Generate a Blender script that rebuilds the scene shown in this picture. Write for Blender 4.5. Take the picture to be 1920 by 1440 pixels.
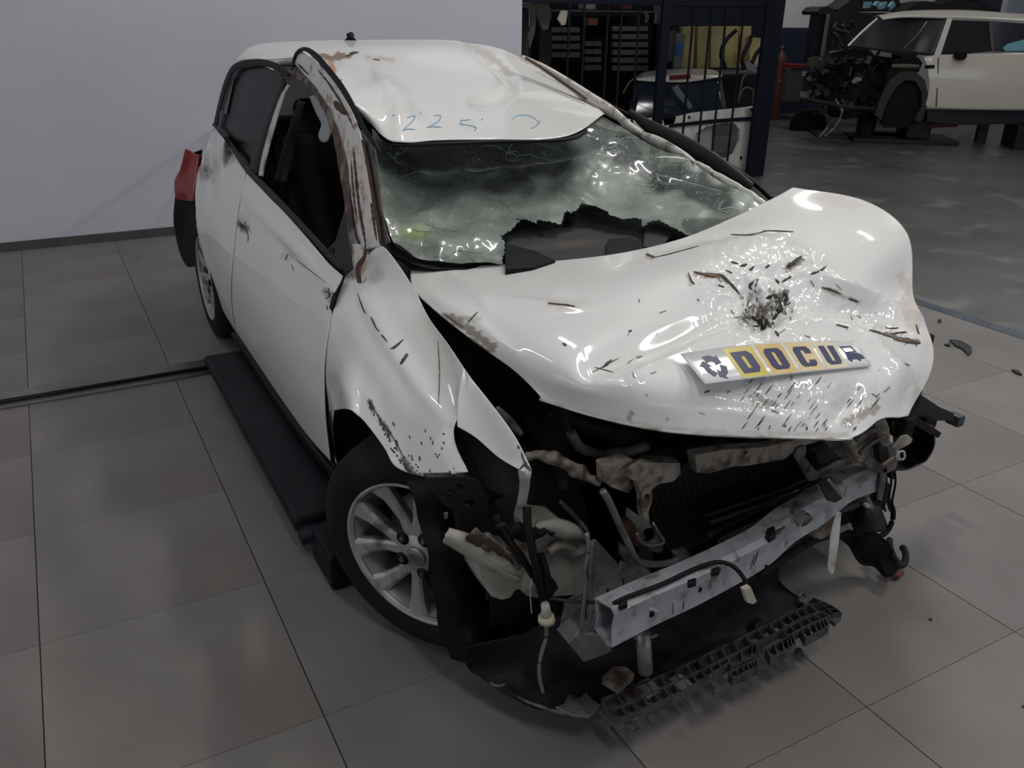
import bpy, bmesh, math, random
import numpy as np
from mathutils import Vector, Matrix, noise
from mathutils.bvhtree import BVHTree
from mathutils.geometry import tessellate_polygon
random.seed(7)
for o in list(bpy.data.objects): bpy.data.objects.remove(o)
COL = bpy.context.scene.collection
SC = bpy.context.scene

# ------------------------------------------------------------------ camera
H = 1.57
FPX, YAW, PITCH, ROLL = 1581.986, 0.5024001, 0.4134114, 0.0130597
cy, sy = math.cos(YAW), math.sin(YAW)
FW = Vector((sy*math.cos(PITCH), cy*math.cos(PITCH), -math.sin(PITCH)))
r0 = Vector((cy, -sy, 0)); u0 = r0.cross(FW)
RT = r0*math.cos(ROLL) + u0*math.sin(ROLL)
UP = -r0*math.sin(ROLL) + u0*math.cos(ROLL)
CAM = Vector((0, 0, H))
cd = bpy.data.cameras.new('camera'); cam = bpy.data.objects.new('camera', cd); COL.objects.link(cam)
cam.matrix_world = Matrix(((RT.x, UP.x, -FW.x, 0), (RT.y, UP.y, -FW.y, 0), (RT.z, UP.z, -FW.z, H), (0, 0, 0, 1)))
cd.sensor_width = 36; cd.lens = FPX/1920*36; cd.clip_start = .05; cd.clip_end = 100
SC.camera = cam

# ------------------------------------------------------------------ light, exposure
SC.view_settings.view_transform = 'Standard'; SC.view_settings.look = 'None'
SC.view_settings.gamma = 1; SC.view_settings.use_curve_mapping = False
SC.view_settings.exposure = 0.12
w = bpy.data.worlds.new('world'); SC.world = w; w.use_nodes = True
w.node_tree.nodes['Background'].inputs[0].default_value = (.5, .56, .66, 1)
w.node_tree.nodes['Background'].inputs[1].default_value = 0.1
ROOM_Z = 4.4
def area(name, loc, size, power, col=(1, 1, 1), rot=(0, 0, 0)):
    l = bpy.data.lights.new(name, 'AREA'); l.shape = 'RECTANGLE'; l.size, l.size_y = size
    l.energy = power; l.color = col
    o = bpy.data.objects.new(name, l); COL.objects.link(o); o.location = loc; o.rotation_euler = rot
    return o
# rows of ceiling tubes (each light sits in a fitting built further down)
TUBES = [(2.9, 3.0, 41, 'the bonnet and windscreen of the wrecked car'), (2.7, 5.0, 6, 'the rear of the wrecked car'), (4.9, 0.6, 62, 'the steel edge where tiles meet concrete'), (5.0, 4.2, 22, 'the aisle left of the cage'), (2.9, 0.0, 8, 'the open tiles before the bumper beam'),
  (0.2, -0.7, 24, 'the place where the photographer stands'), (-0.6, 5.2, 8, 'the cable cover'), (-0.8, 1.4, 5, 'the empty tiles at the far left'), (8.2, 4.4, 14, 'the concrete before the stripped car'), (10.4, 9.6, 22, 'the cage and parts rack'), (12.0, 6.5, 9, 'the tail of the stripped car')]
for x, y, p, _ in TUBES:
    area('ceiling_tube_light', (x, y, ROOM_Z-.16), (.16, 1.2), p, (1, .985, .96))
# daylight through the roller door on the right
area('daylight_and_fill', (15.2, 1.0, 1.9), (5.0, 2.8), 60, (.80, .90, 1.0), (0, math.radians(90), 0))
area('daylight_and_fill', (3.0, -4.8, 1.8), (7.0, 2.4), 52, (.92, .95, 1.0), (math.radians(90), 0, 0))  # added fill behind the camera to brighten the car's front, no known window
area('daylight_and_fill', (-4.8, 1.6, 1.7), (2.2, 6.0), 54, (.92, .95, 1.0), (0, math.radians(-90), 0))  # invented fill along the left wall to brighten the car's near flank

# ------------------------------------------------------------------ pixel helpers (1920x1440 frame -> world points)
def ray(px, py): return RT*((px-960)/FPX) + UP*((720-py)/FPX) + FW
def at(px, py, ax, v):
    d = ray(px, py); i = 'xyz'.index(ax); return CAM + d*((v-CAM[i])/d[i])
def pj(p):
    d = Vector(p)-CAM; z = d.dot(FW); return (960+FPX*d.dot(RT)/z, 720-FPX*d.dot(UP)/z)
def surf(px, py, F):
    """first point along the pixel's ray where F(p) changes sign"""
    d = ray(px, py); a = .6; fa = F(CAM+d*a)
    t = a
    while t < 9:
        t += .05; fb = F(CAM+d*t)
        if (fa > 0) != (fb > 0): break
    lo, hi = t-.05, t; flo = F(CAM+d*lo)
    for _ in range(30):
        m = (lo+hi)/2; fm = F(CAM+d*m)
        if (fm > 0) == (flo > 0): lo = m
        else: hi = m
    return CAM + d*lo
def P(px, py, spec):
    if callable(spec): return surf(px, py, spec)
    return at(px, py, spec[0], spec[1])

# ------------------------------------------------------------------ object helpers
def tag(o, label=None, cat=None, group=None, kind=None):
    if label: o['label'] = label
    if cat: o['category'] = cat
    if group: o['group'] = group
    if kind: o['kind'] = kind
    return o
def thing(name, label, cat, loc=(0, 0, 0), rz=0, group=None):
    o = bpy.data.objects.new(name, None); COL.objects.link(o); o.location = loc; o.rotation_euler = (0, 0, rz)
    o.empty_display_size = .1
    return tag(o, label, cat, group)
def mesh(name, V, Fc, mat, parent=None, smooth=True, thick=0, off=-1, label=None, bevel=0):
    me = bpy.data.meshes.new(name); me.from_pydata([tuple(v) for v in V], [], Fc); me.validate()
    if smooth:
        me.polygons.foreach_set('use_smooth', [True]*len(me.polygons))
    o = bpy.data.objects.new(name, me); COL.objects.link(o)
    if mat: me.materials.append(mat)
    if parent:
        o.parent = parent
        if parent.location.length > 0 or parent.rotation_euler.z: o.matrix_parent_inverse = Matrix.Identity(4)
    if thick:
        m = o.modifiers.new('thickness', 'SOLIDIFY'); m.thickness = thick; m.offset = off
    if bevel:
        m = o.modifiers.new('bevel', 'BEVEL'); m.width = bevel; m.segments = 2; m.limit_method = 'ANGLE'
    if label: o['label'] = label
    return o
def fix(o):      # consistent outward normals
    bm = bmesh.new(); bm.from_mesh(o.data); bmesh.ops.recalc_face_normals(bm, faces=bm.faces); bm.to_mesh(o.data); bm.free(); return o
def boxg(c, s, rot=None):
    c = Vector(c); V = []
    for a in (-.5, .5):
        for b in (-.5, .5):
            for d in (-.5, .5):
                v = Vector((a*s[0], b*s[1], d*s[2]))
                if rot: v = rot @ v
                V.append(c+v)
    return V, [(0, 1, 3, 2), (4, 6, 7, 5), (0, 4, 5, 1), (2, 3, 7, 6), (0, 2, 6, 4), (1, 5, 7, 3)]
def box(name, c, s, mat, parent=None, bevel=.006, rz=0, rot=None, label=None):
    R = rot if rot is not None else (Matrix.Rotation(rz, 3, 'Z') if rz else None)
    V, Fc = boxg(c, s, R)
    return mesh(name, V, Fc, mat, parent, smooth=False, bevel=bevel, label=label)
def join(parts):
    V, Fc = [], []
    for v, f in parts:
        n = len(V); V += list(v); Fc += [tuple(i+n for i in q) for q in f]
    return V, Fc
def cr(p0, p1, p2, p3, t):
    return .5*((2*p1)+(-p0+p2)*t+(2*p0-5*p1+4*p2-p3)*t*t+(-p0+3*p1-3*p2+p3)*t**3)
def spl(pts, n):
    """Catmull-Rom through pts (numpy rows), n samples"""
    pts = np.asarray(pts, float); m = len(pts)
    if m == 2: ext = np.vstack([2*pts[0]-pts[1], pts, 2*pts[1]-pts[0]])
    else: ext = np.vstack([2*pts[0]-pts[1], pts, 2*pts[-1]-pts[-2]])
    out = []
    for k in range(n):
        s = k/(n-1)*(m-1); i = min(int(s), m-2); out.append(cr(ext[i], ext[i+1], ext[i+2], ext[i+3], s-i))
    return np.array(out)
def patch_grid(ctrl, nu, nv):
    rows = np.array([spl(np.array([tuple(p) for p in r]), nu) for r in ctrl])   # nr x nu x 3
    return np.array([spl(rows[:, j], nv) for j in range(nu)]).transpose(1, 0, 2)  # nv x nu x 3
def patch(name, ctrl, nu, nv, mat, parent=None, thick=.002, disp=None, cut=None, off=0, smooth=True, label=None, flip=False):
    """smooth sheet through a grid of 3-D control points; disp(px,py,p)->vector, cut(px,py)->bool removes faces"""
    G = patch_grid(ctrl, nu, nv); nv, nu = G.shape[:2]
    V = [Vector(p) for r in G for p in r]
    PX = [pj(p) for p in V]
    if disp: V = [v+disp(PX[i][0], PX[i][1], v) for i, v in enumerate(V)]
    Fc = []
    for j in range(nv-1):
        for i in range(nu-1):
            q = (j*nu+i, j*nu+i+1, (j+1)*nu+i+1, (j+1)*nu+i)
            if cut:
                cx = sum(PX[k][0] for k in q)/4; cyy = sum(PX[k][1] for k in q)/4
                if cut(cx, cyy): continue
            Fc.append(q[::-1] if flip else q)
    o = mesh(name, V, Fc, mat, parent, smooth=smooth, thick=thick, off=off, label=label)
    o['np'] = 0; del o['np']
    return o
def bvh(o):
    me = o.data; return BVHTree.FromPolygons([v.co.copy() for v in me.vertices], [tuple(p.vertices) for p in me.polygons])
def hit(b, px, py, lift=.0):
    d = ray(px, py).normalized(); h = b.ray_cast(CAM, d)
    if h[0] is None: return None
    n = h[1]
    if n.dot(d) > 0: n = -n
    return h[0]+n*lift
def ribbons(name, b, strokes, mat, parent, lift=.0025, label=None, jag=.35):
    """thin marks lying on a surface: strokes = [(pixel points, width px)]"""
    V, Fc = [], []
    for pts, wd in strokes:
        n = max(3, int(sum(math.dist(pts[i], pts[i+1]) for i in range(len(pts)-1))/4)+1)
        c = spl(pts, n)
        prev = None
        for k in range(n):
            a = c[max(0, k-1)]; e = c[min(n-1, k+1)]; t = e-a; L = math.hypot(*t) or 1; nx, ny = -t[1]/L, t[0]/L
            f = math.sin(math.pi*(k+.35)/(n-.3))**.5 if n > 2 else 1
            hw = wd/2*f*(1+random.uniform(-jag, jag))
            A = hit(b, c[k][0]+nx*hw, c[k][1]+ny*hw, lift); B = hit(b, c[k][0]-nx*hw, c[k][1]-ny*hw, lift)
            if A is None or B is None: prev = None; continue
            if prev and abs((A-prev[2]).length) < .08:
                i = len(V); V += [A, B]; Fc.append((prev[0], prev[1], i+1, i)); prev = (i, i+1, A)
            else:
                i = len(V); V += [A, B]; prev = (i, i+1, A)
    o = mesh(name, V, Fc, mat, parent, smooth=True, thick=.0012, off=0, label=label)
    if len(strokes) > 1: o['kind'] = 'stuff'
    return o
def strip(name, path, spec, mat, parent=None, bulge=.01, thick=.004, n=40, m=7, rough=0, label=None, off=-1):
    """a band following a pixel path [(px,py,width)] on a surface, its section bulged towards the viewer"""
    c = spl(np.array([p[:3] for p in path]), n); V, Fc = [], []
    for k in range(n):
        t = c[min(n-1, k+1)][:2]-c[max(0, k-1)][:2]; L = math.hypot(*t) or 1; nx, ny = -t[1]/L, t[0]/L
        for j in range(m):
            s = j/(m-1)*2-1
            x, y = c[k][0]+nx*s*c[k][2]/2, c[k][1]+ny*s*c[k][2]/2
            if rough: 
                x += noise.noise(Vector((x*.06, y*.06, 3)))*rough; y += noise.noise(Vector((x*.06, y*.06, 9)))*rough
            sp = spec(k/(n-1)) if (callable(spec) and getattr(spec, 'along', False)) else spec
            p = P(x, y, sp); d = (CAM-p).normalized()
            V.append(p+d*bulge*(1-s*s))
    for k in range(n-1):
        for j in range(m-1):
            a = k*m+j; Fc.append((a, a+1, a+m+1, a+m))
    return mesh(name, V, Fc, mat, parent, thick=thick, off=0, label=label)
def along(ax, vals):
    def f(t):
        s = t*(len(vals)-1); i = min(int(s), len(vals)-2); return (ax, vals[i]*(1-(s-i))+vals[i+1]*(s-i))
    f.along = True; return f
def plateg(pts, th, holes=()):
    """solid from a planar-ish outline of 3-D points, extruded by vector th"""
    polys = [[Vector(p) for p in pts]]+[[Vector(p) for p in h] for h in holes]
    flat = [p for q in polys for p in q]; n = len(flat)
    tri = tessellate_polygon(polys)
    V = flat+[p+th for p in flat]; Fc = [tuple(t) for t in tri]+[tuple(i+n for i in reversed(t)) for t in tri]
    k = 0
    for q in polys:
        L = len(q)
        for i in range(L): a, b_ = k+i, k+(i+1) % L; Fc.append((a, b_, b_+n, a+n))
        k += L
    return V, Fc
def plate(name, pix, spec, depth, mat, parent=None, holes=(), bevel=.002, label=None, curve=None):
    """plate with a pixel outline laid on a plane of the place, given real thickness away from the viewer"""
    pts = [P(x, y, (s[0] if s else spec)) for x, y, *s in pix]
    hs = [[P(x, y, spec) for x, y in h] for h in holes]
    if not callable(spec): th = {'x': Vector((1, 0, 0)), 'y': Vector((0, 1, 0)), 'z': Vector((0, 0, -1))}[spec[0]]*depth
    else: th = Vector((1, 0, 0))*depth
    V, Fc = plateg(pts, th, hs)
    o = mesh(name, V, Fc, mat, parent, smooth=False, bevel=bevel, label=label); return fix(o)
def circ(cx, cyy, rx, ry=None, n=14, a0=0): 
    ry = ry or rx; return [(cx+rx*math.cos(a0+i*2*math.pi/n), cyy+ry*math.sin(a0+i*2*math.pi/n)) for i in range(n)]
def tubeg(pts, r, n=8, smooth=None):
    pts = [Vector(p) for p in pts]
    if smooth: pts = [Vector(p) for p in spl(np.array([tuple(p) for p in pts]), smooth)]
    V, Fc = [], []; up = Vector((0.03, .02, 1)).normalized()
    for k, p in enumerate(pts):
        t = (pts[min(len(pts)-1, k+1)]-pts[max(0, k-1)]).normalized()
        a = t.cross(up)
        if a.length < .05: a = t.cross(Vector((1, 0, 0)))
        a.normalize(); b = t.cross(a)
        rr = r[min(k, len(r)-1)] if isinstance(r, (list, tuple)) else r
        for i in range(n): th = i*2*math.pi/n; V.append(p+a*math.cos(th)*rr+b*math.sin(th)*rr)
    for k in range(len(pts)-1):
        for i in range(n): j = (i+1) % n; Fc.append((k*n+i, k*n+j, (k+1)*n+j, (k+1)*n+i))
    Fc.append(tuple(range(n-1, -1, -1))); Fc.append(tuple((len(pts)-1)*n+i for i in range(n)))
    return V, Fc
def tube(name, pts, r, mat, parent=None, n=8, smooth=None, label=None):
    V, Fc = tubeg(pts, r, n, smooth); return mesh(name, V, Fc, mat, parent, label=label)
def ptube(name, pix, spec, r, mat, parent=None, n=8, smooth=24, label=None):
    """tube along pixels; an entry may carry its own spec"""
    return tube(name, [P(x, y, (s[0] if s else spec)) for x, y, *s in pix], r, mat, parent, n, smooth, label)
def lathe(prof, n=48, M=None, a0=0, a1=2*math.pi):
    """profile [(radius, axial)] spun round local Y-; returns V,F"""
    V, Fc = [], []; full = abs(a1-a0-2*math.pi) < 1e-4; m = n if full else n+1
    for i in range(m):
        a = a0+(a1-a0)*i/n
        for r_, z_ in prof: V.append(Vector((r_*math.cos(a), r_*math.sin(a), z_)))
    L = len(prof)
    for i in range(n if full else n):
        j = (i+1) % m
        for k in range(L-1): Fc.append((i*L+k, j*L+k, j*L+k+1, i*L+k+1))
    if M is not None: V = [M @ v for v in V]
    return V, Fc
def polydist(px, py, pl):
    best = 1e9
    for i in range(len(pl)-1):
        ax, ay = pl[i]; bx, by = pl[i+1]; dx, dy = bx-ax, by-ay; L = dx*dx+dy*dy or 1
        t = max(0, min(1, ((px-ax)*dx+(py-ay)*dy)/L)); d = math.hypot(px-ax-t*dx, py-ay-t*dy)
        if d < best: best = d; bt = (i+t)/(len(pl)-1)
    return best, bt
def inside(px, py, poly):
    c = False; n = len(poly)
    for i in range(n):
        x1, y1 = poly[i]; x2, y2 = poly[(i+1) % n]
        if (y1 > py) != (y2 > py) and px < (x2-x1)*(py-y1)/(y2-y1)+x1: c = not c
    return c
def wear_shade(o, strokes, base=None):
    """colour attribute 'wear' (rgb + amount in alpha): dirt, rust and scrapes, plus some painted shade on the front wing"""
    me = o.data; n = len(me.vertices); A = np.zeros((n, 4), np.float32)
    for i, v in enumerate(me.vertices):
        px, py = pj(v.co); best = 0
        for pl, rad, colr, amt, nz in strokes:
            if not (min(q[0] for q in pl)-rad*2 < px < max(q[0] for q in pl)+rad*2 and min(q[1] for q in pl)-rad*2 < py < max(q[1] for q in pl)+rad*2): continue
            d, t = polydist(px, py, pl) if len(pl) > 1 else (math.dist((px, py), pl[0]), 0)
            if nz: d += noise.noise(Vector((px/nz, py/nz, 1.7)))*rad*.9+noise.noise(Vector((px/3.1, py/3.1, 5)))*rad*.5
            a = amt*max(0, min(1, (1-d/rad)*(2.4 if rad < 13 else 1.15)))
            if a > best: best = a; A[i] = (*colr, a)
    at_ = me.attributes.new('wear_shade', 'FLOAT_COLOR', 'POINT'); at_.data.foreach_set('color', A.ravel())
    return o

# ------------------------------------------------------------------ materials
MATS = {}
def mat(name, col, rough=.5, metal=0, spec=.5, nz=0, nscale=8, col2=None, bump=0, bscale=60, coat=0, aniso=0, wear_shade_attr=False, dirt=None, dscale=5, damt=.5, trans=0, emit=None, rvar=0):
    if name in MATS: return MATS[name]
    m = bpy.data.materials.new(name); m.use_nodes = True; N = m.node_tree.nodes; L = m.node_tree.links
    b = N['Principled BSDF']; b.inputs['Roughness'].default_value = rough; b.inputs['Metallic'].default_value = metal
    b.inputs['Specular IOR Level'].default_value = spec; b.inputs['Coat Weight'].default_value = coat; b.inputs['Coat Roughness'].default_value = .06
    b.inputs['Transmission Weight'].default_value = trans
    tc = N.new('ShaderNodeTexCoord')
    src = None
    def nzn(scale, detail=6, seed=0):
        t = N.new('ShaderNodeTexNoise'); t.inputs['Scale'].default_value = scale; t.inputs['Detail'].default_value = detail
        mp = N.new('ShaderNodeMapping'); mp.inputs['Location'].default_value = (seed, seed*.7, seed*1.3)
        L.new(tc.outputs['Object'], mp.inputs[0]); L.new(mp.outputs[0], t.inputs['Vector']); return t
    def mix(f, a, c):
        x = N.new('ShaderNodeMix'); x.data_type = 'RGBA'
        for s, v in ((0, f), (6, a), (7, c)):
            if isinstance(v, bpy.types.NodeSocket): L.new(v, x.inputs[s])
            elif isinstance(v, (int, float)): x.inputs[s].default_value = v
            else: x.inputs[s].default_value = (*v, 1)
        return x.outputs[2]
    def ramp(f, lo, hi):
        r_ = N.new('ShaderNodeMapRange'); r_.inputs[1].default_value = lo; r_.inputs[2].default_value = hi; L.new(f, r_.inputs[0]); return r_.outputs[0]
    c = col
    if nz or col2:
        c2 = col2 or tuple(x*(1-nz) for x in col); t = nzn(nscale); c = mix(ramp(t.outputs['Fac'], .35, .65), col, c2)
    if dirt:
        t = nzn(dscale, 9, 3); f = ramp(t.outputs['Fac'], .62-.25*damt, .72-.12*damt); c = mix(f, c, dirt)
    if wear_shade_attr:
        a = N.new('ShaderNodeAttribute'); a.attribute_name = 'wear_shade'; c = mix(a.outputs['Alpha'], c, a.outputs['Color'])
        rr = N.new('ShaderNodeMapRange'); rr.inputs[3].default_value = rough; rr.inputs[4].default_value = .75; L.new(a.outputs['Alpha'], rr.inputs[0]); L.new(rr.outputs[0], b.inputs['Roughness'])
        cc = N.new('ShaderNodeMapRange'); cc.inputs[3].default_value = coat; cc.inputs[4].default_value = 0; L.new(a.outputs['Alpha'], cc.inputs[0]); L.new(cc.outputs[0], b.inputs['Coat Weight'])
    if isinstance(c, bpy.types.NodeSocket): L.new(c, b.inputs['Base Color'])
    else: b.inputs['Base Color'].default_value = (*c, 1)
    if rvar:
        t = nzn(nscale*1.7, 5, 9); mr = N.new('ShaderNodeMapRange'); mr.inputs[3].default_value = rough-rvar; mr.inputs[4].default_value = rough+rvar; L.new(t.outputs['Fac'], mr.inputs[0]); L.new(mr.outputs[0], b.inputs['Roughness'])
    if bump:
        t = nzn(bscale, 4, 5); bp = N.new('ShaderNodeBump'); bp.inputs['Strength'].default_value = bump; bp.inputs['Distance'].default_value = .01; L.new(t.outputs['Fac'], bp.inputs['Height']); L.new(bp.outputs[0], b.inputs['Normal'])
    if emit: b.inputs['Emission Color'].default_value = (*emit[:3], 1); b.inputs['Emission Strength'].default_value = emit[3]
    MATS[name] = m; return m
DIRT = (.075, .058, .042); RUST = (.15, .075, .038)
paint = mat('white_car_paint', (.76, .755, .745), .5, spec=.3, coat=.7, wear_shade_attr=True)
paint2 = mat('white_inner_metal', (.56, .55, .53), .4, coat=.3, dirt=(.2, .15, .11), dscale=14, damt=.5)
pillar_m = mat('rusty_white_metal', (.62, .6, .57), .35, coat=.4, dirt=(.30, .20, .14), dscale=24, damt=.38, bump=.3, bscale=50)
rust_m = mat('rusted_metal', (.10, .062, .042), .8, nz=.5, nscale=30, dirt=(.22, .19, .16), dscale=22, damt=.6, bump=.5, bscale=90)
rust2_m = mat('rust_edge', (.11, .058, .036), .85, nz=.55, nscale=60, bump=.6, bscale=120)
blk = mat('black_plastic', (.005, .005, .006), .55, spec=.2, nz=.4, bump=.15, bscale=40)
blk_dirty = mat('dusty_black_plastic', (.009, .009, .010), .62, spec=.25, dirt=(.035, .031, .028), dscale=12, damt=.6, bump=.15)
grey_pl = mat('grey_plastic', (.026, .027, .030), .55, spec=.3, nz=.3)
rubber = mat('tyre_rubber', (.008, .008, .008), .75, spec=.2, dirt=(.018, .016, .015), dscale=6, damt=.5, bump=.1, bscale=70)
alloy = mat('alloy_wheel', (.34, .34, .345), .42, metal=.3, dirt=(.11, .09, .07), dscale=11, damt=.35)
steel = mat('bare_steel', (.24, .245, .255), .42, metal=.6, nz=.3, nscale=14, dirt=(.14, .12, .1), dscale=20, damt=.45)
beam_m = mat('aluminium_beam', (.33, .345, .375), .6, metal=.1, nz=.18, nscale=20, dirt=(.14, .12, .11), dscale=26, damt=.3, bump=.05)
dull = mat('dirty_steel', (.14, .13, .125), .6, metal=.3, dirt=(.05, .035, .028), dscale=18, damt=.7, bump=.3)
beige_m = mat('dirty_cream_metal', (.24, .215, .18), .6, dirt=(.07, .05, .035), dscale=30, damt=.7, bump=.4, bscale=50)
tank_m = mat('milky_tank_plastic', (.36, .34, .30), .42, dirt=(.08, .055, .04), dscale=9, damt=.5)
engine_m = mat('grimy_engine', (.011, .0105, .0105), .65, spec=.2, dirt=(.032, .024, .019), dscale=14, damt=.6, bump=.4)
rad_m = mat('radiator_black', (.006, .0065, .008), .5, spec=.25, nz=.5, nscale=30)
red_m = mat('red_lens', (.25, .01, .012), .2, coat=.6)
int_m = mat('interior_cloth', (.02, .02, .022), .85, nz=.4)
dash_m = mat('dashboard_plastic', (.045, .044, .048), .7, spec=.25, nz=.25, dirt=(.08, .065, .055), dscale=6, damt=.4)
navy = mat('navy_lift_paint', (.003, .0048, .008), .5, spec=.2, dirt=(.008, .010, .014), dscale=7, damt=.5)
mark_blue = mat('blue_marker', (.22, .38, .52), .5)
scr_m = mat('scratch_dark', (.07, .06, .055), .7, nz=.5, nscale=80)
scr_l = mat('scratch_grey', (.30, .28, .27), .6, nz=.4, nscale=80)
scr_r = mat('scratch_rust', (.20, .12, .075), .8, nz=.5, nscale=80)
tear_m = mat('torn_metal_hole', (.03, .026, .022), .8, nz=.7, nscale=60)
glint = mat('fold_glint', (.8, .8, .8), .08, coat=1)
wall_m = mat('wall_paint', (.55, .57, .625), .6, nz=.04, nscale=2)
white_wall = mat('far_wall_paint', (.82, .82, .86), .6, nz=.05, nscale=2)
blue_wall = mat('blue_wall_paint', (.012, .02, .055), .5, nz=.15, nscale=2)
ceil_m = mat('ceiling_paint', (.5, .5, .5), .8)
skirt_m = mat('grey_skirting', (.075, .075, .073), .5, nz=.2)
grout_m = mat('grout', (.012, .011, .011), .9)
tile_ms = [mat('floor_tile_%s' % 'abc'[i], c_, .55, spec=.3, nz=.16, nscale=2.2, dirt=d_, dscale=1.3, damt=.35, rvar=.07) for i, (c_, d_) in enumerate([((.205, .19, .182), (.165, .152, .145)), ((.21, .197, .185), (.175, .16, .148)), ((.195, .186, .182), (.16, .15, .146))])]
conc_m = mat('workshop_concrete', (.115, .112, .108), .38, nz=.35, nscale=1.1, dirt=(.19, .185, .18), dscale=2.3, damt=.25, rvar=.12)
rail_m = mat('blue_grey_steel_edge', (.10, .125, .16), .4, metal=.4, nz=.3)

# ------------------------------------------------------------------ the room
floor = box('floor', (4.5, 4, -.0525), (21, 20, .1), grout_m, bevel=0); tag(floor, kind='structure')
T = .6; TX0 = -.155*H; TY0 = 1.0045*H
tm = []
for k in range(3):
    V, Fc = boxg((0, 0, -.0022), (T-.0032, T-.0016, .0044)); me = bpy.data.meshes.new('tile'); me.from_pydata([tuple(v) for v in V], [], Fc)
    me.materials.append(tile_ms[k]); tm.append(me)
k = 0
EDGE = 4.46
for i in range(-3, 9):
    for j in range(-3, 10):
        x0 = TX0+(i-1)*T; y0 = TY0+(j-1)*T
        xa, xb, ya, yb = x0, x0+T, y0, min(y0+T, 6.78)
        if xa > EDGE-.05 or ya > 6.7 or (xb < -1.1 and ya < 1): continue
        if xb > EDGE or yb < y0+T:
            xb = min(xb, EDGE); V, Fc = boxg(((xa+xb)/2, (ya+yb)/2, -.0022), (xb-xa-.0032, yb-ya-.0016, .0044))
            me = bpy.data.meshes.new('tile'); me.from_pydata([tuple(v) for v in V], [], Fc); me.materials.append(tile_ms[(i*7+j*3) % 3]); loc = (0, 0, 0)
        else: me = tm[(i*7+j*3) % 3]; loc = ((xa+xb)/2, (ya+yb)/2, 0)
        o = bpy.data.objects.new('tile', me); COL.objects.link(o); o.parent = floor; o.location = loc
slab = box('concrete_slab', ((EDGE+.09+15)/2, 3.5, -.0018), (15-EDGE-.09, 16.5, .0036), conc_m, floor, bevel=0)
slab2 = box('concrete_slab', ((3.79+EDGE+.09)/2, 9.1, -.0019), (EDGE+.09-3.79, 4.6, .0036), conc_m, floor, bevel=0)
tr = box('trim_1', (EDGE+.045, 1.9, 0), (.09, 9.75, .006), rail_m, bevel=.002); tag(tr, kind='structure')
WY = 6.78
def struct(name, c, s, m): return tag(box(name, c, s, m, bevel=0), kind='structure')
struct('wall_back', (-.615, WY+.06, ROOM_Z/2), (8.78, .12, ROOM_Z), wall_m)
struct('wall_return', (3.71, 9.2, ROOM_Z/2), (.12, 4.6, ROOM_Z), wall_m)
struct('baseboard_back', (-.615, WY-.006, .032), (8.77, .014, .064), skirt_m)
struct('wall_far', (9.4, 11.56, ROOM_Z/2+.7), (11.5, .12, ROOM_Z-1.4), white_wall)
struct('wall_far_dado', (9.4, 11.555, .7), (11.5, .13, 1.42), blue_wall)
struct('wall_left', (-5.06, 1, ROOM_Z/2), (.12, 12, ROOM_Z), wall_m)
struct('wall_front', (5, -5.06, ROOM_Z/2), (20, .12, ROOM_Z), wall_m)
struct('wall_right', (15.1, 3.3, ROOM_Z/2), (.12, 16.6, ROOM_Z), white_wall)
struct('ceiling', (5, 3.3, ROOM_Z+.05), (20.2, 16.8, .1), ceil_m)
tubem = mat('lamp_tube', (.9, .9, .9), .5, emit=(1, .98, .95, 14))
fitm = mat('lamp_fitting', (.7, .7, .7), .4)
for x, y, p, wh in TUBES:
    t = thing('ceiling_lamp', 'white twin-tube ceiling lamp hanging above '+wh, 'lamp', (x, y, ROOM_Z), group='ceiling lamps')
    box('fitting', (0, 0, -.04), (.2, 1.3, .08), fitm, t)
    for s in (-1, 1): tube('lamp_tube', [(s*.05, -.6, -.1), (s*.05, .6, -.1)], .013, tubem, t)
# cable cover crossing the floor
t = thing('cable_cover', 'grey half-round cable cover lying across the tiles from the left to the blue lift', 'cable cover', (0, 0, 0))
prof = [(0.085*math.cos(a), .036*math.sin(a)) for a in [i*math.pi/10 for i in range(11)]]
V = []; Fc = []
for xx in (-2.4, -1.2, 0, .30, .52):
    for a, z in prof: V.append((xx, 3.965+a, z))
for k in range(4):
    for i in range(10): Fc.append((k*11+i, k*11+i+1, (k+1)*11+i+1, (k+1)*11+i))
cov = mesh('cover', V, Fc, mat('cable_cover_grey', (.15, .155, .155), .45, nz=.2), t, thick=.003)
mesh('groove', [(-2.4, 3.88, .0305), (.52, 3.88, .0305), (.52, 3.905, .0335), (-2.4, 3.905, .0335)], [(0, 1, 2, 3)], blk, t, thick=.004, off=1)
# small debris on the floor
deb = mat('dark_debris', (.03, .03, .03), .8)
def debris(name, pix, label, cat, m=deb, h=.01):
    pts = [at(x, y, 'z', .001) for x, y in pix]; V, Fc = plateg(pts, Vector((0, 0, h))); o = fix(mesh(name, V, Fc, m, None, smooth=False, bevel=.001)); tag(o, label, cat); return o
debris('plastic_shard', [(1780, 639), (1800, 641), (1820, 652), (1822, 662), (1815, 668), (1804, 656), (1790, 650)], 'dark plastic shard on the tiles right of the white bonnet, bigger one', 'debris')
debris('plastic_shard', [(1770, 648), (1782, 646), (1781, 651)], 'tiny dark crumb left of the bigger shard right of the bonnet', 'debris')
debris('plastic_shard', [(1758, 602), (1764, 601), (1765, 604), (1759, 606)], 'dark pebble beside the steel floor edge right of the bonnet', 'debris')
debris('plastic_shard', [(1896, 695), (1908, 697), (1916, 705), (1905, 702)], 'thin dark splinter on the tiles at the right picture edge', 'debris')
debris('plastic_shard', [(1489, 1223), (1498, 1219), (1504, 1224), (1494, 1228)], 'black chip on the tile joint before the torn undertray', 'debris')
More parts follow.
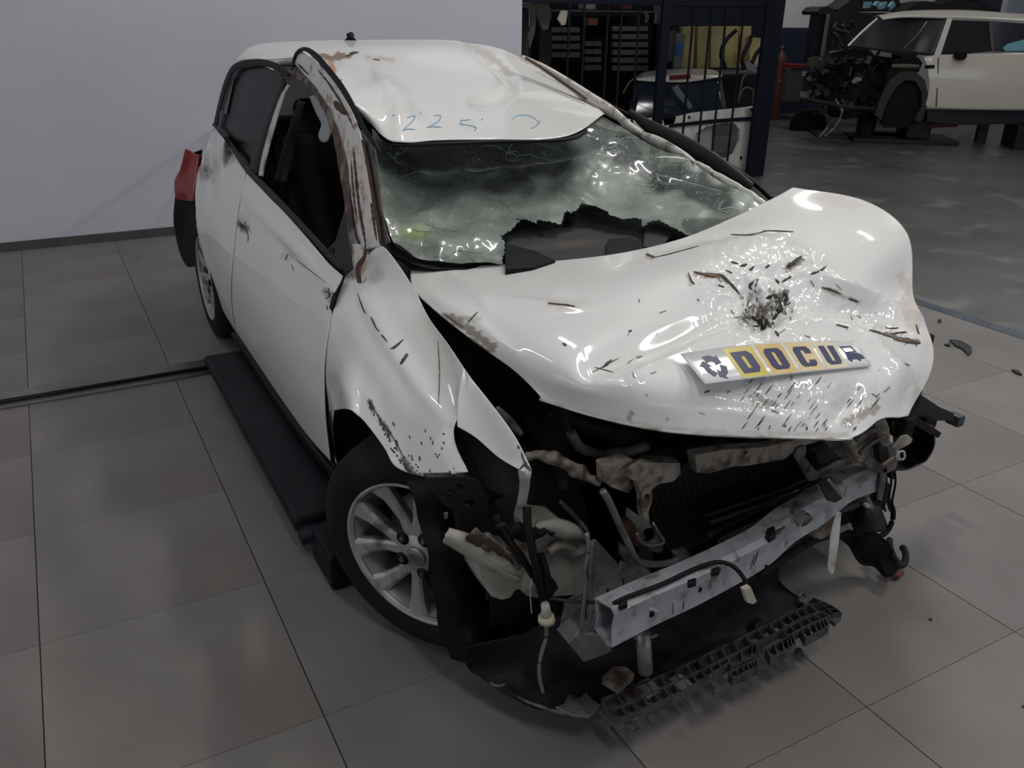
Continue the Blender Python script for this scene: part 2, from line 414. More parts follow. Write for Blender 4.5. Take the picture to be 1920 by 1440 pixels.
debris('plastic_shard', [(1916, 1324), (1920, 1323), (1922, 1327), (1917, 1327)], 'black crumb on the tiles at the lower right picture edge', 'debris', h=.004)
debris('plastic_shard', [(1742, 1160), (1748, 1160), (1747, 1164), (1742, 1163)], 'black crumb on the tile near the right tile crossing', 'debris', h=.004)

# ------------------------------------------------------------------ lift under the car
t = thing('scissor_lift', 'dark navy low scissor lift lying under the wrecked white car', 'lift')
box('deck', (.80, 3.01, .115), (.64, 1.52, .05), navy, t, bevel=.012)
box('base', (.82, 2.9, .045), (.52, 1.68, .09), navy, t, bevel=.01)
box('end_block', (.72, 2.13, .06), (.40, .20, .12), navy, t, bevel=.012)
tube('roller', [(.49, 2.235, .085), (1.1, 2.235, .085)], .03, navy, t, n=12)
box('deck', (2.2, 3.01, .115), (.4, 1.52, .05), navy, t, bevel=.012)
box('base', (2.2, 2.9, .045), (.4, 1.68, .09), navy, t, bevel=.01)

# ================================================================== THE WRECKED CAR
car = thing('wrecked_car', 'crashed white hatchback with crumpled bonnet, shattered windscreen and no front bumper', 'car')
# --- side surface: F>0 outside... x of the right flank as a function of y,z
def flank_x(y, z):
    x = .612+(.85*(z-.55)**2 if z > .55 else .30*(z-.55)**2)
    if y > 4.55: x += .55*(y-4.55)**1.7
    return x
FS = lambda p: p.x-flank_x(p.y, p.z)
def fend_x(y, z):
    x = .615+(3.0*(z-.66)**2 if z > .66 else .12*(.66-z))
    if y < 1.5: x += .85*(1.5-y)**1.5
    x -= .105*math.exp(-((y-1.78)/.27)**2)*max(0, min(1, (.84-z)/.22))
    return x
FF = lambda p: p.x-fend_x(p.y, p.z)
FG = lambda p: p.x-(.735+(p.z-.95)*.22)          # glasshouse, right side
def S_(lst, F): return [surf(x, y, F) for x, y in lst]

# --- roof
RZ = lambda px, py, z: at(px, py, 'z', z)
RY = lambda px, py, y: at(px, py, 'y', y)
roof_ctrl = [
 [RY(440, 112, 4.55), RY(482, 84, 4.62), RY(600, 76.5, 4.66), RY(720, 75, 4.66), RY(810, 75, 4.62), RY(872, 77, 4.5)],
 [RZ(500, 112, 1.385), RZ(575, 98, 1.405), RZ(660, 92, 1.412), RZ(760, 92, 1.41), RZ(865, 92, 1.405), RZ(950, 96, 1.39)],
 [RZ(585, 112, 1.405), RZ(655, 122, 1.375), RZ(735, 128, 1.358), RZ(835, 135, 1.332), RZ(940, 140, 1.315), RZ(1030, 140, 1.305)],
 [RZ(648, 178, 1.325), RZ(700, 188, 1.30), RZ(785, 200, 1.272), RZ(885, 200, 1.255), RZ(985, 195, 1.248), RZ(1090, 180, 1.24)],
 [RZ(700, 238, 1.235), RZ(737, 266, 1.20), RZ(820, 263, 1.198), RZ(925, 259, 1.196), RZ(1062, 255, 1.19), RZ(1133, 214, 1.20)]]
roof_ctrl[4][0] = RZ(692, 228, 1.245)
ridges_roof = [([(870, 82), (905, 105), (935, 125), (957, 150), (958, 165)], -.022, 11), ([(958, 165), (930, 182), (893, 188)], -.028, 12),
  ([(700, 120), (712, 150), (728, 175)], .012, 10), ([(688, 172), (725, 172), (752, 190), (760, 215)], .022, 22), ([(745, 210), (752, 262)], .008, 16),
  ([(800, 150), (900, 215), (1000, 240)], -.010, 40), ([(960, 130), (1040, 175), (1120, 205)], .008, 14)]
def mkdisp(ridges, ax=Vector((0, 0, 1)), tiny=None):
    def f(px, py, p):
        d = 0
        for pl, A, s in ridges:
            if min(q[0] for q in pl)-s*2.6 < px < max(q[0] for q in pl)+s*2.6 and min(q[1] for q in pl)-s*2.6 < py < max(q[1] for q in pl)+s*2.6:
                q, t_ = polydist(px, py, pl); e = .35+.65*math.sin(math.pi*min(1, max(0, t_*.9+.05)))
                d += A*e*math.exp(-(q/s)**2)*(1 if s > 9 else 1)
        if tiny: d += tiny(px, py)
        return ax*d
    return f
roof = patch('roof', roof_ctrl, 190, 120, paint, car, disp=mkdisp(ridges_roof), thick=.003)
B_roof = bvh(roof)
wear_shade(roof, [([(585, 108), (655, 107)], 7, RUST, .9, 9), ([(612, 108), (625, 128)], 9, (.32, .16, .06), .9, 8), ([(690, 108), (735, 112)], 5, (.3, .2, .15), .6, 7),
  ([(870, 82), (905, 100), (935, 118), (955, 138)], 9, (.36, .33, .31), .7, 10), ([(980, 103), (1040, 140), (1100, 178)], 9, (.34, .24, .2), .55, 9),
  ([(630, 150), (660, 195), (690, 232)], 6, (.2, .17, .15), .7, 7), ([(955, 155), (960, 168)], 5, (.4, .38, .36), .6, 6), ([(1060, 160), (1128, 205)], 7, (.38, .30, .26), .5, 9)])
ribbons('scratch_marks', B_roof, [([(655, 101), (672, 99)], 5), ([(648, 106), (662, 103)], 4), ([(700, 112), (712, 114)], 2.5), ([(640, 150), (636, 155)], 3)], scr_m, roof)
def mk(x, y): return (680+x/2.4, 50+y/2.4)
for g_ in [[[(198, 412), (232, 404), (226, 424), (180, 468)], [(178, 470), (205, 463), (236, 466)]], [[(258, 395), (262, 385)]], [[(318, 404), (342, 402), (352, 408), (335, 432), (288, 458)], [(288, 458), (318, 452), (354, 458)]],
   [[(438, 425), (462, 424), (484, 420)], [(442, 428), (440, 440), (470, 446)], [(470, 446), (500, 452), (512, 460), (500, 474)]], [[(535, 424), (541, 416)]], [[(672, 425), (684, 410), (706, 402), (738, 402), (768, 412), (796, 436)], [(798, 420), (796, 436), (784, 440)], [(796, 436), (778, 452), (756, 462)]], [[(135, 404), (146, 400)]]]:
    ribbons('marker_digit', B_roof, [([mk(*q) for q in s_], 2.2) for s_ in g_], mark_blue, roof, lift=.0022, jag=.15, label='pale blue handwritten figure')
# aerial stub
an = RY(657, 74, 4.55); tube('aerial_base', [an+Vector((0, 0, -.004)), an+Vector((0, 0, .018)), an+Vector((.01, -.01, .03))], [.034, .022, .01], blk, car, n=10)

# --- hood
rows = [
 [(770, 503, .87), (960, 496, .895), (1140, 479, .93), (1270, 450, .965), (1370, 411, .99), (1440, 377, 1.015), (1462, 366, 1.025), (1486, 352, 1.035)],
 [(773, 540, .875), (960, 540, .91), (1130, 533, .945), (1290, 508, .975), (1400, 472, .985), (1500, 430, 1.005), (1560, 408, 1.015), (1618, 376, 1.02)],
 [(808, 577, .868), (985, 590, .912), (1140, 592, .93), (1310, 572, .93), (1430, 550, .925), (1550, 505, .96), (1625, 485, .965), (1700, 437, .965)],
 [(882, 636, .855), (1030, 650, .90), (1170, 655, .905), (1320, 640, .90), (1445, 622, .90), (1570, 590, .885), (1645, 580, .87), (1716, 555, .845)],
 [(962, 695, .832), (1080, 715, .87), (1210, 722, .875), (1350, 715, .87), (1480, 705, .862), (1600, 690, .845), (1680, 685, .825), (1750, 668, .785)],
 [(1015, 745, .805), (1120, 778, .80), (1250, 802, .795), (1380, 812, .785), (1500, 817, .775), (1600, 819, .76), (1652, 786, .765), (1701, 784, .735)]]
hood_ctrl = [[RZ(*q) for q in r] for r in rows]
HR = [([(1110, 690), (1190, 655), (1260, 628), (1330, 600), (1400, 575)], -.036, 26),
  ([(1215, 680), (1290, 640), (1360, 628), (1430, 618)], .012, 16),
  ([(1130, 720), (1180, 740), (1196, 690)], .010, 20),
  ([(1500, 512), (1560, 530), (1640, 560), (1715, 600)], .034, 14),
  ([(1480, 560), (1550, 570), (1620, 585), (1690, 625)], -.020, 22),
  ([(1470, 600), (1560, 612), (1640, 640), (1725, 650)], .016, 14),
  ([(1540, 480), (1640, 505), (1700, 530)], -.045, 44),
  ([(1380, 440), (1450, 470), (1530, 478)], .012, 20),
  ([(1410, 600), (1440, 585), (1470, 570)], -.060, 24),
  ([(1340, 520), (1400, 545), (1430, 575)], -.018, 14), ([(1430, 500), (1470, 500), (1510, 485)], .014, 12),
  ([(1400, 520), (1440, 560), (1450, 600)], .020, 9), ([(1440, 640), (1443, 600)], .012, 8),
  ([(800, 545), (880, 600), (960, 670), (1010, 720)], .010, 16), ([(850, 520), (905, 560), (915, 575)], .008, 14),
  ([(1020, 752), (1120, 784), (1250, 808), (1400, 815), (1590, 820)], -.012, 9), ([(1050, 735), (1180, 768), (1330, 780), (1500, 785)], .008, 12),
  ([(1640, 650), (1680, 690), (1700, 740)], .016, 14), ([(1600, 730), (1560, 790)], -.012, 16), ([(1690, 690), (1712, 735), (1700, 780)], .012, 10),
  ([(1340, 720), (1420, 730), (1480, 770)], -.010, 20), ([(940, 560), (1040, 575), (1110, 580)], .006, 10), ([(1225, 475), (1300, 452), (1390, 440), (1480, 432)], -.006, 8)]
def hood_tiny(px, py):
    a = 0
    for cx, c_y, r_, A in ((1430, 560, 105, .0048), (1630, 610, 95, .0028), (1640, 560, 60, .002), (1470, 740, 120, .0014), (1400, 490, 110, .0016), (1540, 500, 80, .0012), (1600, 770, 60, .0014)):
        d = math.hypot((px-cx)/1.35, py-c_y)
        if d < r_: a += A*(1-(d/r_)**2)
    if not a: return 0
    n1 = noise.noise(Vector((px/17, py/12, 0))); n2 = noise.noise(Vector((px/7, py/6, 4)))
    return a*(n1*1.1+(.5-abs(n2))*.8)
hood = patch('bonnet', hood_ctrl, 380, 230, paint, car, disp=mkdisp(HR, tiny=hood_tiny), thick=.003)
B_hood = bvh(hood)
DD = (.10, .085, .07)
wear_shade(hood, [([(840, 592), (885, 622), (925, 655)], 10, (.22, .17, .12), .8, 10), ([(900, 600), (860, 598)], 5, (.35, .3, .25), .5, 6),
  ([(1400, 600), (1420, 590), (1440, 575), (1462, 560)], 17, (.07, .06, .05), .95, 9), ([(1425, 600), (1438, 606)], 15, (.02, .018, .016), 1, 6), ([(1472, 550), (1460, 575)], 10, (.08, .07, .06), .9, 6),
  ([(1305, 515), (1345, 520), (1362, 530)], 6, (.25, .2, .15), .8, 7), ([(1475, 505), (1500, 488)], 7, (.16, .13, .11), .9, 6), ([(1290, 520), (1296, 535)], 4, (.3, .27, .25), .6, 5),
  ([(1545, 542), (1575, 552), (1610, 568)], 5, (.35, .28, .23), .7, 6), ([(1660, 625), (1690, 638), (1722, 643)], 6, (.16, .10, .07), .9, 6), ([(1640, 612), (1690, 625)], 6, (.4, .38, .36), .5, 6),
  ([(1405, 715), (1430, 708)], 14, (.3, .28, .27), .5, 9), ([(1415, 750), (1450, 762)], 11, (.3, .28, .26), .7, 8), ([(1590, 790), (1640, 765)], 11, (.28, .25, .22), .75, 8), ([(1460, 720), (1600, 740)], 30, (.55, .53, .52), .35, 12),
  ([(1560, 735), (1630, 745)], 26, (.45, .43, .42), .35, 10), ([(1180, 785), (1184, 775)], 7, (.3, .27, .24), .8, 6), ([(1690, 520), (1712, 560), (1716, 600)], 10, (.5, .42, .33), .5, 10), ([(1520, 365), (1600, 385)], 12, (.5, .42, .36), .45, 11),
  ([(1215, 480), (1222, 484)], 6, (.3, .25, .2), .8, 5), ([(1030, 570), (1080, 576)], 6, (.6, .5, .4), .5, 8), ([(1700, 570), (1712, 610)], 12, (.5, .43, .35), .5, 9), ([(780, 560), (1005, 738)], 5, (.4, .34, .27), .5, 12),
  ([(1020, 750), (1120, 780), (1250, 804), (1400, 812), (1590, 816)], 4, (.45, .4, .34), .4, 12)])
L1 = [([(1290, 512), (1296, 528), (1302, 534)], 3), ([(1300, 511), (1318, 515), (1345, 516), (1358, 522), (1380, 545), (1392, 560)], 4.5), ([(1345, 535), (1357, 540)], 4), ([(1475, 501), (1488, 493), (1503, 481)], 7), ([(1520, 515), (1535, 510), (1549, 500)], 3.4),
  ([(1370, 492), (1384, 496)], 3), ([(1387, 500), (1400, 497)], 4), ([(1405, 508), (1413, 501)], 4), ([(1435, 503), (1442, 498)], 5), ([(1410, 530), (1420, 525), (1416, 540)], 3.5), ([(1466, 530), (1483, 519)], 4), ([(1454, 525), (1460, 532)], 4),
  ([(1540, 540), (1555, 543), (1576, 552)], 4), ([(1590, 560), (1608, 566)], 4), ([(1567, 610), (1590, 616)], 3), ([(1630, 620), (1650, 626), (1672, 634)], 3.5), ([(1672, 634), (1700, 640), (1724, 645)], 8), ([(1670, 628), (1685, 625), (1699, 624)], 3),
  ([(1660, 616), (1672, 617), (1684, 616)], 2), ([(1452, 622), (1460, 632)], 4), ([(1410, 613), (1424, 612)], 3), ([(1360, 508), (1372, 513)], 2), ([(1370, 441), (1405, 442), (1430, 436)], 1.8), ([(1425, 438), (1440, 434), (1488, 436)], 2), ([(1212, 478), (1228, 484)], 4), ([(1228, 484), (1262, 476), (1312, 462)], 1.4),
  ([(1035, 571), (1060, 573), (1078, 576)], 2.5), ([(1110, 700), (1160, 672)], 1.2), ([(1130, 690), (1146, 676)], 5), ([(1115, 690), (1150, 700)], 1), ([(878, 606), (896, 586)], 1.6), ([(1055, 645), (1062, 650)], 3), ([(1178, 622), (1184, 622)], 3), ([(1320, 737), (1330, 733)], 3)]
for k in range(46):
    x = random.uniform(1395, 1660); y = random.uniform(705, 795)
    if y > 700+(1660-x)*.5+45: continue
    l = random.uniform(6, 30); L1.append(([(x, y), (x-l*.62, y+l*.8)], random.uniform(.9, 1.8)))
for k in range(22):
    a = random.uniform(0, 6.28); r_ = random.uniform(10, 52); x, y = 1432+r_*1.2*math.cos(a), 580+r_*.8*math.sin(a); L1.append(([(x, y), (x+random.uniform(-7, 7), y+random.uniform(4, 14))], random.uniform(1, 2.6)))
for k in range(15):
    x = random.choice([1420, 1440, 1465, 1480, 1500, 1530, 1590])+random.uniform(0, 22); y = 798+random.uniform(-5, 5); L1.append(([(x, y), (x-random.uniform(1, 5), y+random.uniform(3, 8))], random.uniform(.8, 1.8)))
ribbons('scratch_marks', B_hood, L1, scr_m, hood)
L2 = [([(x, y), (x+random.uniform(-14, 14), y+random.uniform(3, 12))], random.uniform(1, 2.4)) for x, y in [(random.uniform(1180, 1700), random.uniform(520, 800)) for _ in range(34)]]
ribbons('torn_edges', B_hood, [([(1408, 594), (1420, 602), (1428, 600)], 9), ([(1422, 606), (1438, 611), (1450, 606)], 15), ([(1436, 560), (1450, 556), (1460, 562)], 7), ([(1458, 560), (1464, 574), (1458, 590), (1448, 600)], 8), ([(1468, 548), (1474, 560), (1470, 575)], 7), ([(1400, 588), (1396, 580)], 4), ([(1414, 528), (1406, 536), (1410, 545)], 4)], tear_m, hood, jag=.75)
ribbons('scuff_marks', B_hood, L2, scr_l, hood)
ribbons('rust_marks', B_hood, [([(1318, 516), (1350, 520)], 5), ([(1680, 639), (1708, 642)], 5), ([(1028, 570), (1055, 573)], 2), ([(835, 590), (870, 615)], 2.5), ([(1716, 610), (1722, 628)], 3), ([(880, 632), (920, 660)], 2)], scr_r, hood, lift=.0032)
# torn metal flaps at the burst in the middle
V, Fc = [], []
for k in range(34):
    a = random.uniform(0, 6.28); r_ = random.uniform(6, 42); x, y = 1434+r_*1.25*math.cos(a), 578+r_*.75*math.sin(a)
    p = hit(B_hood, x, y, .002)
    if p is None: continue
    s = random.uniform(.006, .016); d1 = Vector((random.uniform(-1, 1), random.uniform(-1, 1), .2)).normalized()*s; d2 = Vector((random.uniform(-1, 1), random.uniform(-1, 1), random.uniform(.6, 1.6))).normalized()*s*1.1
    i = len(V); V += [p-d1*.6, p+d1*.6, p+d2+d1*.2]; Fc.append((i, i+1, i+2))
fl_ = mesh('torn_flaps', V, Fc, paint2, hood, smooth=False, thick=.0015); fl_['kind'] = 'stuff'
V, Fc = [], []
for k in range(150):
    a = random.choice([(1420, 500, 55, 14), (1560, 475, 60, 10), (1560, 565, 45, 10), (1640, 610, 50, 16), (1350, 540, 45, 14), (1440, 605, 40, 10), (1660, 700, 40, 25), (1450, 760, 40, 18), (1540, 600, 60, 14)]); x, y = random.gauss(a[0], a[2]), random.gauss(a[1], a[3])
    p = hit(B_hood, x, y, .0015)
    if p is None: continue
    s = random.uniform(.0018, .0045); n_ = Vector((random.gauss(0, .35), random.gauss(-.25, .35), 1)).normalized(); a_ = n_.cross(Vector((1, .5, 0))).normalized(); b2 = n_.cross(a_)
    i = len(V); V += [p+a_*s, p+b2*s*.6, p-a_*s*1.3, p-b2*s*.7]; Fc.append((i, i+1, i+2, i+3))
pf_ = mesh('glint_facets', V, Fc, glint, hood, smooth=False, thick=.001); pf_['kind'] = 'stuff'  # added glossy facets standing in for glints on the crumpled bonnet
# underside stiffener shown at the right edge
strip('bonnet_lip', [(1012, 748, 6), (1120, 780, 7), (1250, 806, 8), (1380, 814, 8), (1500, 819, 8), (1598, 822, 6)], along('z', [.80, .795, .788, .78, .77, .755]), paint2, hood, bulge=.003)
# --- number-plate style sign
def plate_pt(s, t, off=0):
    tx = 1276+(1606-1276)*s; ty = 664-26*math.sin(math.pi*min(s, 1)*.5)*1.0-0*s
    ty = 664+(640-664)*s-9*math.sin(math.pi*s)
    bx = 1322+(1634-1322)*s; by = 720+(686-720)*s-1*math.sin(math.pi*s)*2
    return tx*(1-t)+bx*t, ty*(1-t)+by*t
_pd = None
def plate_P(s, t, lift=0):
    x, y = plate_pt(s, t); d = float(np.dot(_pd, [1, s, t, s*s, s*t]))-lift
    return CAM+ray(x, y).normalized()*d
def plate_old(s, t, lift=0):
    x, y = plate_pt(s, t); p = RZ(x, y, .912-.048*t-.075*(s-.0)*(0.75+.25*t)+.012*(1-s)**2)
    return p-ray(x, y).normalized()*lift
sign = thing('number_plate_sign', 'white number plate reading DOCU with a recycling mark, lying on the crumpled bonnet', 'number plate')
# the plate's height above the bonnet is checked against the bonnet and lifted where needed
A_, B_ = [], []
for s in np.linspace(0, 1, 25):
    for t_ in np.linspace(0, 1, 6):
        x, y = plate_pt(s, t_); h = hit(B_hood, x, y)
        if h is not None: A_.append([1, s, t_, s*s, s*t_]); B_.append((h-CAM).length)
A_, B_ = np.array(A_), np.array(B_); _pd = np.linalg.lstsq(A_, B_, rcond=None)[0]
_pd[0] -= max(0, float((A_ @ _pd-B_).max()))
def PP(s, t, e=0): return plate_P(s, t, .004+.030*(1-s)**1.6+.012*t*(1-s)+e)
def sheet(name, poly, e, m, parent, holes=()):
    """flat graphic in plate coordinates, subdivided so that it follows the bent plate"""
    def dens(pl):
        out = []
        for i in range(len(pl)):
            a, b_ = pl[i], pl[(i+1) % len(pl)]; n = max(1, int(math.dist(a, b_)/.03))
            for k in range(n): out.append((a[0]+(b_[0]-a[0])*k/n, a[1]+(b_[1]-a[1])*k/n))
        return out
    polys = [dens(poly)]+[dens(h) for h in holes]
    flat = [q for pl in polys for q in pl]; tri = tessellate_polygon([[Vector((x*4.7, y, 0)) for x, y in pl] for pl in polys])
    V = [PP(x, y, e) for x, y in flat]
    return mesh(name, V, [tuple(t) for t in tri], m, parent, smooth=False, thick=.0004, off=0)
pl_w = mat('plate_white', (.80, .81, .82), .2, coat=.4)
R_ = .03
rnd = []
for cx, c_y, a0 in ((1-R_, .12, -90), (1-R_, .88, 0), (R_, .88, 90), (R_, .12, 180)):
    for k in range(5): a = math.radians(a0+k*22.5); rnd.append((cx+R_*math.cos(a), c_y+.12*math.sin(a)))
G_ = [[PP(s, t) for s in np.linspace(0, 1, 40)] for t in (0, .33, .66, 1)]
V = [p for r in G_ for p in r]; Fc = [(j*40+i, j*40+i+1, (j+1)*40+i+1, (j+1)*40+i) for j in range(3) for i in range(39)]
mesh('plate', V, Fc, pl_w, sign, thick=.0022, off=0)
yel = [mat('plate_yellow_%s' % 'abcd'[i], c_, .3) for i, c_ in enumerate([(.62, .50, .10), (.68, .50, .20), (.68, .53, .28), (.62, .56, .38)])]
blu = mat('plate_blue', (.008, .012, .085), .4)
SQ = [(.232, .395), (.415, .565), (.585, .725), (.742, .868)]
for i, (a, b_) in enumerate(SQ): sheet('colour_square', [(a, .03), (b_, .03), (b_, .97), (a, .97)], .0028, yel[i], sign)
def letter(ch, a, b_):
    w_ = b_-a; X = lambda u: a+w_*u; st = .27; t0, t1 = .17, .83
    c_ = lambda pts: [(X(u), v) for u, v in pts]
    lo, hi = .17, .85; th = .12
    if ch == 'D': sheet('letter_d', c_([(lo, t0), (hi-.12, t0), (hi, t0+.12), (hi, t1-.12), (hi-.12, t1), (lo, t1)]), .0044, blu, sign, [c_([(lo+st, t0+th+.02), (lo+st, t1-th-.02), (hi-st, t1-th-.02), (hi-st, t0+th+.02)])])
    if ch == 'O': sheet('letter_o', c_([(lo+.1, t0), (hi-.1, t0), (hi, t0+.1), (hi, t1-.1), (hi-.1, t1), (lo+.1, t1), (lo, t1-.1), (lo, t0+.1)]), .0044, blu, sign, [c_([(lo+st, t0+th), (lo+st, t1-th), (hi-st, t1-th), (hi-st, t0+th)])])
    if ch == 'C': sheet('letter_c', c_([(lo+.1, t0), (hi-.1, t0), (hi, t0+.1), (hi, .40), (hi-st, .40), (hi-st, t0+th), (lo+st, t0+th), (lo+st, t1-th), (hi-st, t1-th), (hi-st, .62), (hi, .62), (hi, t1-.1), (hi-.1, t1), (lo+.1, t1), (lo, t1-.1), (lo, t0+.1)]), .0044, blu, sign)
    if ch == 'U': sheet('letter_u', c_([(lo, t0), (lo+st, t0), (lo+st, t1-th), (hi-st, t1-th), (hi-st, t0), (hi, t0), (hi, t1-.1), (hi-.1, t1), (lo+.1, t1), (lo, t1-.1)]), .0044, blu, sign)
for ch, (a, b_) in zip('DOCU', SQ): letter(ch, a, b_)
# recycling mark: three chasing arrows
for k in range(3):
    a = math.radians(120*k-90); cx, c_y = .125, .52
    def rp(x, y): 
        xx = x*math.cos(a)-y*math.sin(a); yy = x*math.sin(a)+y*math.cos(a); return (cx+xx*.062, c_y+yy*.36)
    sheet('recycling_arrow', [rp(.95, -.42), (rp(1.0, .15)), rp(.75, .62), rp(.95, .80), rp(.25, .85), rp(.15, .15), rp(.36, .32), rp(.50, .05), rp(.42, -.40)], .0044, blu, sign)
sheet('car_mark', [(.895, .45), (.965, .45), (.985, .55), (.99, .70), (.965, .70), (.955, .80), (.94, .70), (.915, .70), (.905, .80), (.89, .70)], .0044, blu, sign)
sheet('car_mark_window', [(.885, .20), (.95, .18), (.965, .42), (.895, .45)], .0044, blu, sign, [[(.892, .25), (.90, .41), (.957, .39), (.944, .22)]])

# --- right front wing (fender)
fc = [
 [(650, 512), (621, 600), (612, 690), (615, 772)],
 [(690, 478), (668, 600), (650, 690), (650, 767)],
 [(716, 462), (712, 600), (686, 705), (676, 783)],
 [(744, 492), (746, 620), (722, 725), (700, 811)],
 [(772, 536), (776, 650), (756, 755), (722, 842)],
 [(800, 598), (806, 685), (790, 790), (745, 877)],
 [(843, 655), (838, 720), (822, 810), (805, 894)],
 [(882, 708), (868, 755), (852, 822), (877, 885)]]
fctrl = [S_(c_, FF) for c_ in zip(*fc)]
FR = [([(668, 520), (730, 640), (800, 740), (850, 800)], .010, 18), ([(780, 560), (820, 650), (865, 760)], -.012, 22), ([(640, 640), (700, 730), (760, 850)], -.006, 22), ([(640, 700), (650, 745)], .006, 12)]
fend = patch('front_wing', fctrl, 130, 110, paint, car, disp=mkdisp(FR, ax=Vector((-1, -.4, .3))), thick=.003)
DK = (.12, .10, .085)
fw_wear_shade = [([(806, 610), (842, 690), (885, 790)], 52, (.34, .315, .28), .55, 0), ([(706, 772), (722, 800), (748, 840), (762, 872)], 3, (.3, .27, .24), .5, 6), ([(693, 752), (700, 768)], 6, DK, .9, 5), ([(712, 785), (722, 800), (731, 815)], 5, DK, .8, 5), ([(757, 860), (775, 888)], 7, DK, .9, 5),  # first stroke mixes dirt with the bonnet's shadow painted into the colour
  ([(790, 800), (830, 870)], 40, (.60, .56, .50), .35, 0), ([(690, 470), (672, 500)], 5, RUST, .8, 5), ([(760, 890), (870, 890)], 4, DK, .8, 5), ([(665, 515), (680, 525)], 8, (.25, .22, .2), .7, 6), ([(860, 800), (852, 830), (877, 880)], 3, (.4, .36, .3), .5, 5)]
wear_shade(fend, fw_wear_shade); B_f = bvh(fend)
ribbons('scratch_marks', B_f, [([(672, 552), (682, 580), (688, 590)], 2), ([(697, 595), (706, 615), (712, 622)], 3), ([(716, 628), (727, 642)], 3), ([(733, 655), (741, 652), (757, 638)], 3.5), ([(752, 684), (758, 675), (765, 665)], 7), ([(694, 752), (699, 768)], 5), ([(710, 782), (718, 795), (722, 805)], 2.5), ([(738, 792), (741, 800)], 2),
  ([(731, 812), (727, 822)], 3), ([(744, 825), (746, 838)], 3.5), ([(733, 840), (742, 850)], 3), ([(757, 868), (765, 880), (775, 888)], 4), ([(788, 855), (789, 864)], 2.5), ([(845, 885), (846, 892)], 3), ([(770, 892), (800, 894)], 3), ([(725, 806), (735, 812)], 3), ([(700, 762), (712, 785), (735, 815), (760, 860)], 1.4), ([(822, 640), (825, 700), (823, 760)], 1.2), ([(872, 755), (879, 783)], 1.2)]+[([(x_, y_), (x_+random.uniform(-2, 3), y_+random.uniform(3, 9))], random.uniform(1.2, 2.6)) for x_, y_ in [(702+q*2.1+random.uniform(-4, 4), 770+q*3.6+random.uniform(-4, 4)) for q in range(0, 30, 2)]]+[([(x_, y_), (x_+1, y_+random.uniform(2, 6))], random.uniform(1, 2.2)) for x_, y_ in [(random.uniform(760, 860), random.uniform(800, 885)) for q in range(22)]], scr_m, fend)
sp = [[(868, 690), (925, 762), (966, 819), (997, 881)], [(862, 725), (915, 785), (957, 836), (992, 883)], [(858, 760), (905, 805), (946, 853), (987, 884)], [(858, 800), (893, 821), (936, 858), (980, 884)]]
spike = patch('wing_nose', [S_(r, lambda p: FF(p)) for r in sp], 60, 24, paint, fend, thick=.003)
wear_shade(spike, [([(890, 740), (960, 850)], 40, (.42, .39, .35), .5, 0), ([(985, 870), (995, 880)], 5, DK, .9, 4)])  # first stroke continues the wing's dirt and painted bonnet shadow
ribbons('scratch_marks', bvh(spike), [([(978, 848), (984, 866), (992, 880)], 3), ([(972, 835), (974, 842)], 3), ([(985, 870), (975, 880)], 3)], scr_m, fend)
tail = patch('wing_tail', [S_([(615, 770), (628, 764)], FF), S_([(616, 800), (624, 800)], FF), S_([(622, 845), (628, 845)], FF), S_([(634, 893), (637, 893)], FF)], 6, 30, paint, fend, thick=.004); wear_shade(tail, [])
# --- right door and quarter panel
dc = [
 [(463, 322), (500, 362), (560, 428), (610, 487), (642, 517)],
 [(448, 400), (490, 430), (540, 480), (590, 540), (626, 566)],
 [(437, 500), (480, 560), (528, 610), (578, 650), (610, 665)],
 [(436, 570), (472, 630), (520, 690), (570, 735), (609, 762)],
 [(443, 622), (478, 678), (530, 755), (582, 822), (620, 864)]]
DR = [([(418, 300), (480, 390), (560, 470), (625, 540)], .007, 12), ([(545, 480), (570, 560), (580, 640)], -.004, 34), ([(450, 530), (500, 600), (560, 640)], -.003, 40), ([(520, 452), (560, 500)], -.004, 10)]
door = patch('door', [S_(r, FS) for r in dc], 110, 90, paint, car, disp=mkdisp(DR, ax=Vector((-1, 0, .2))), thick=.004)
wear_shade(door, [([(450, 420), (460, 430)], 9, (.12, .11, .11), .9, 6), ([(455, 412), (462, 425)], 15, (.4, .39, .39), .5, 9), ([(536, 480), (545, 478)], 9, (.3, .3, .3), .5, 7), ([(610, 545), (625, 565)], 7, DK, .6, 4)]); B_d = bvh(door)
ribbons('scratch_marks', B_d, [([(447, 414), (455, 424), (460, 427)], 6), ([(460, 427), (466, 440), (466, 454)], 1.8), ([(536, 488), (541, 478)], 2), ([(548, 497), (552, 508)], 1), ([(556, 486), (612, 530)], .9), ([(610, 545), (622, 552)], 2), ([(618, 540), (619, 558)], 2), ([(612, 562), (626, 548)], 1.5), ([(598, 478), (605, 472)], 2.5), ([(614, 572), (616, 582)], 2)], scr_m, door)
qc = [
 [(399, 232), (412, 250), (430, 275), (446, 300), (461.5, 321)],
 [(386, 285), (400, 320), (418, 350), (432, 372), (446.5, 399)],
 [(372, 320), (382, 370), (398, 420), (416, 460), (435.5, 499)],
 [(367, 360), (374, 420), (388, 475), (408, 520), (434.5, 569)],
 [(368, 405), (372, 440), (388, 500), (412, 568), (441.5, 621)]]
quarter = patch('quarter_panel', [S_(r, FS) for r in qc], 60, 70, paint, car, thick=.004)
wear_shade(quarter, [([(385, 318), (389, 335)], 6, (.4, .4, .4), .6, 5)])
ribbons('scratch_marks', bvh(quarter), [([(383, 310), (387, 322)], 3)], scr_l, quarter)
strip('sill', [(440, 624, 5), (478, 684, 6), (530, 763, 7), (582, 832, 8), (636, 896, 8)], along('x', [.645]*5), blk, car, bulge=.004, thick=.03)
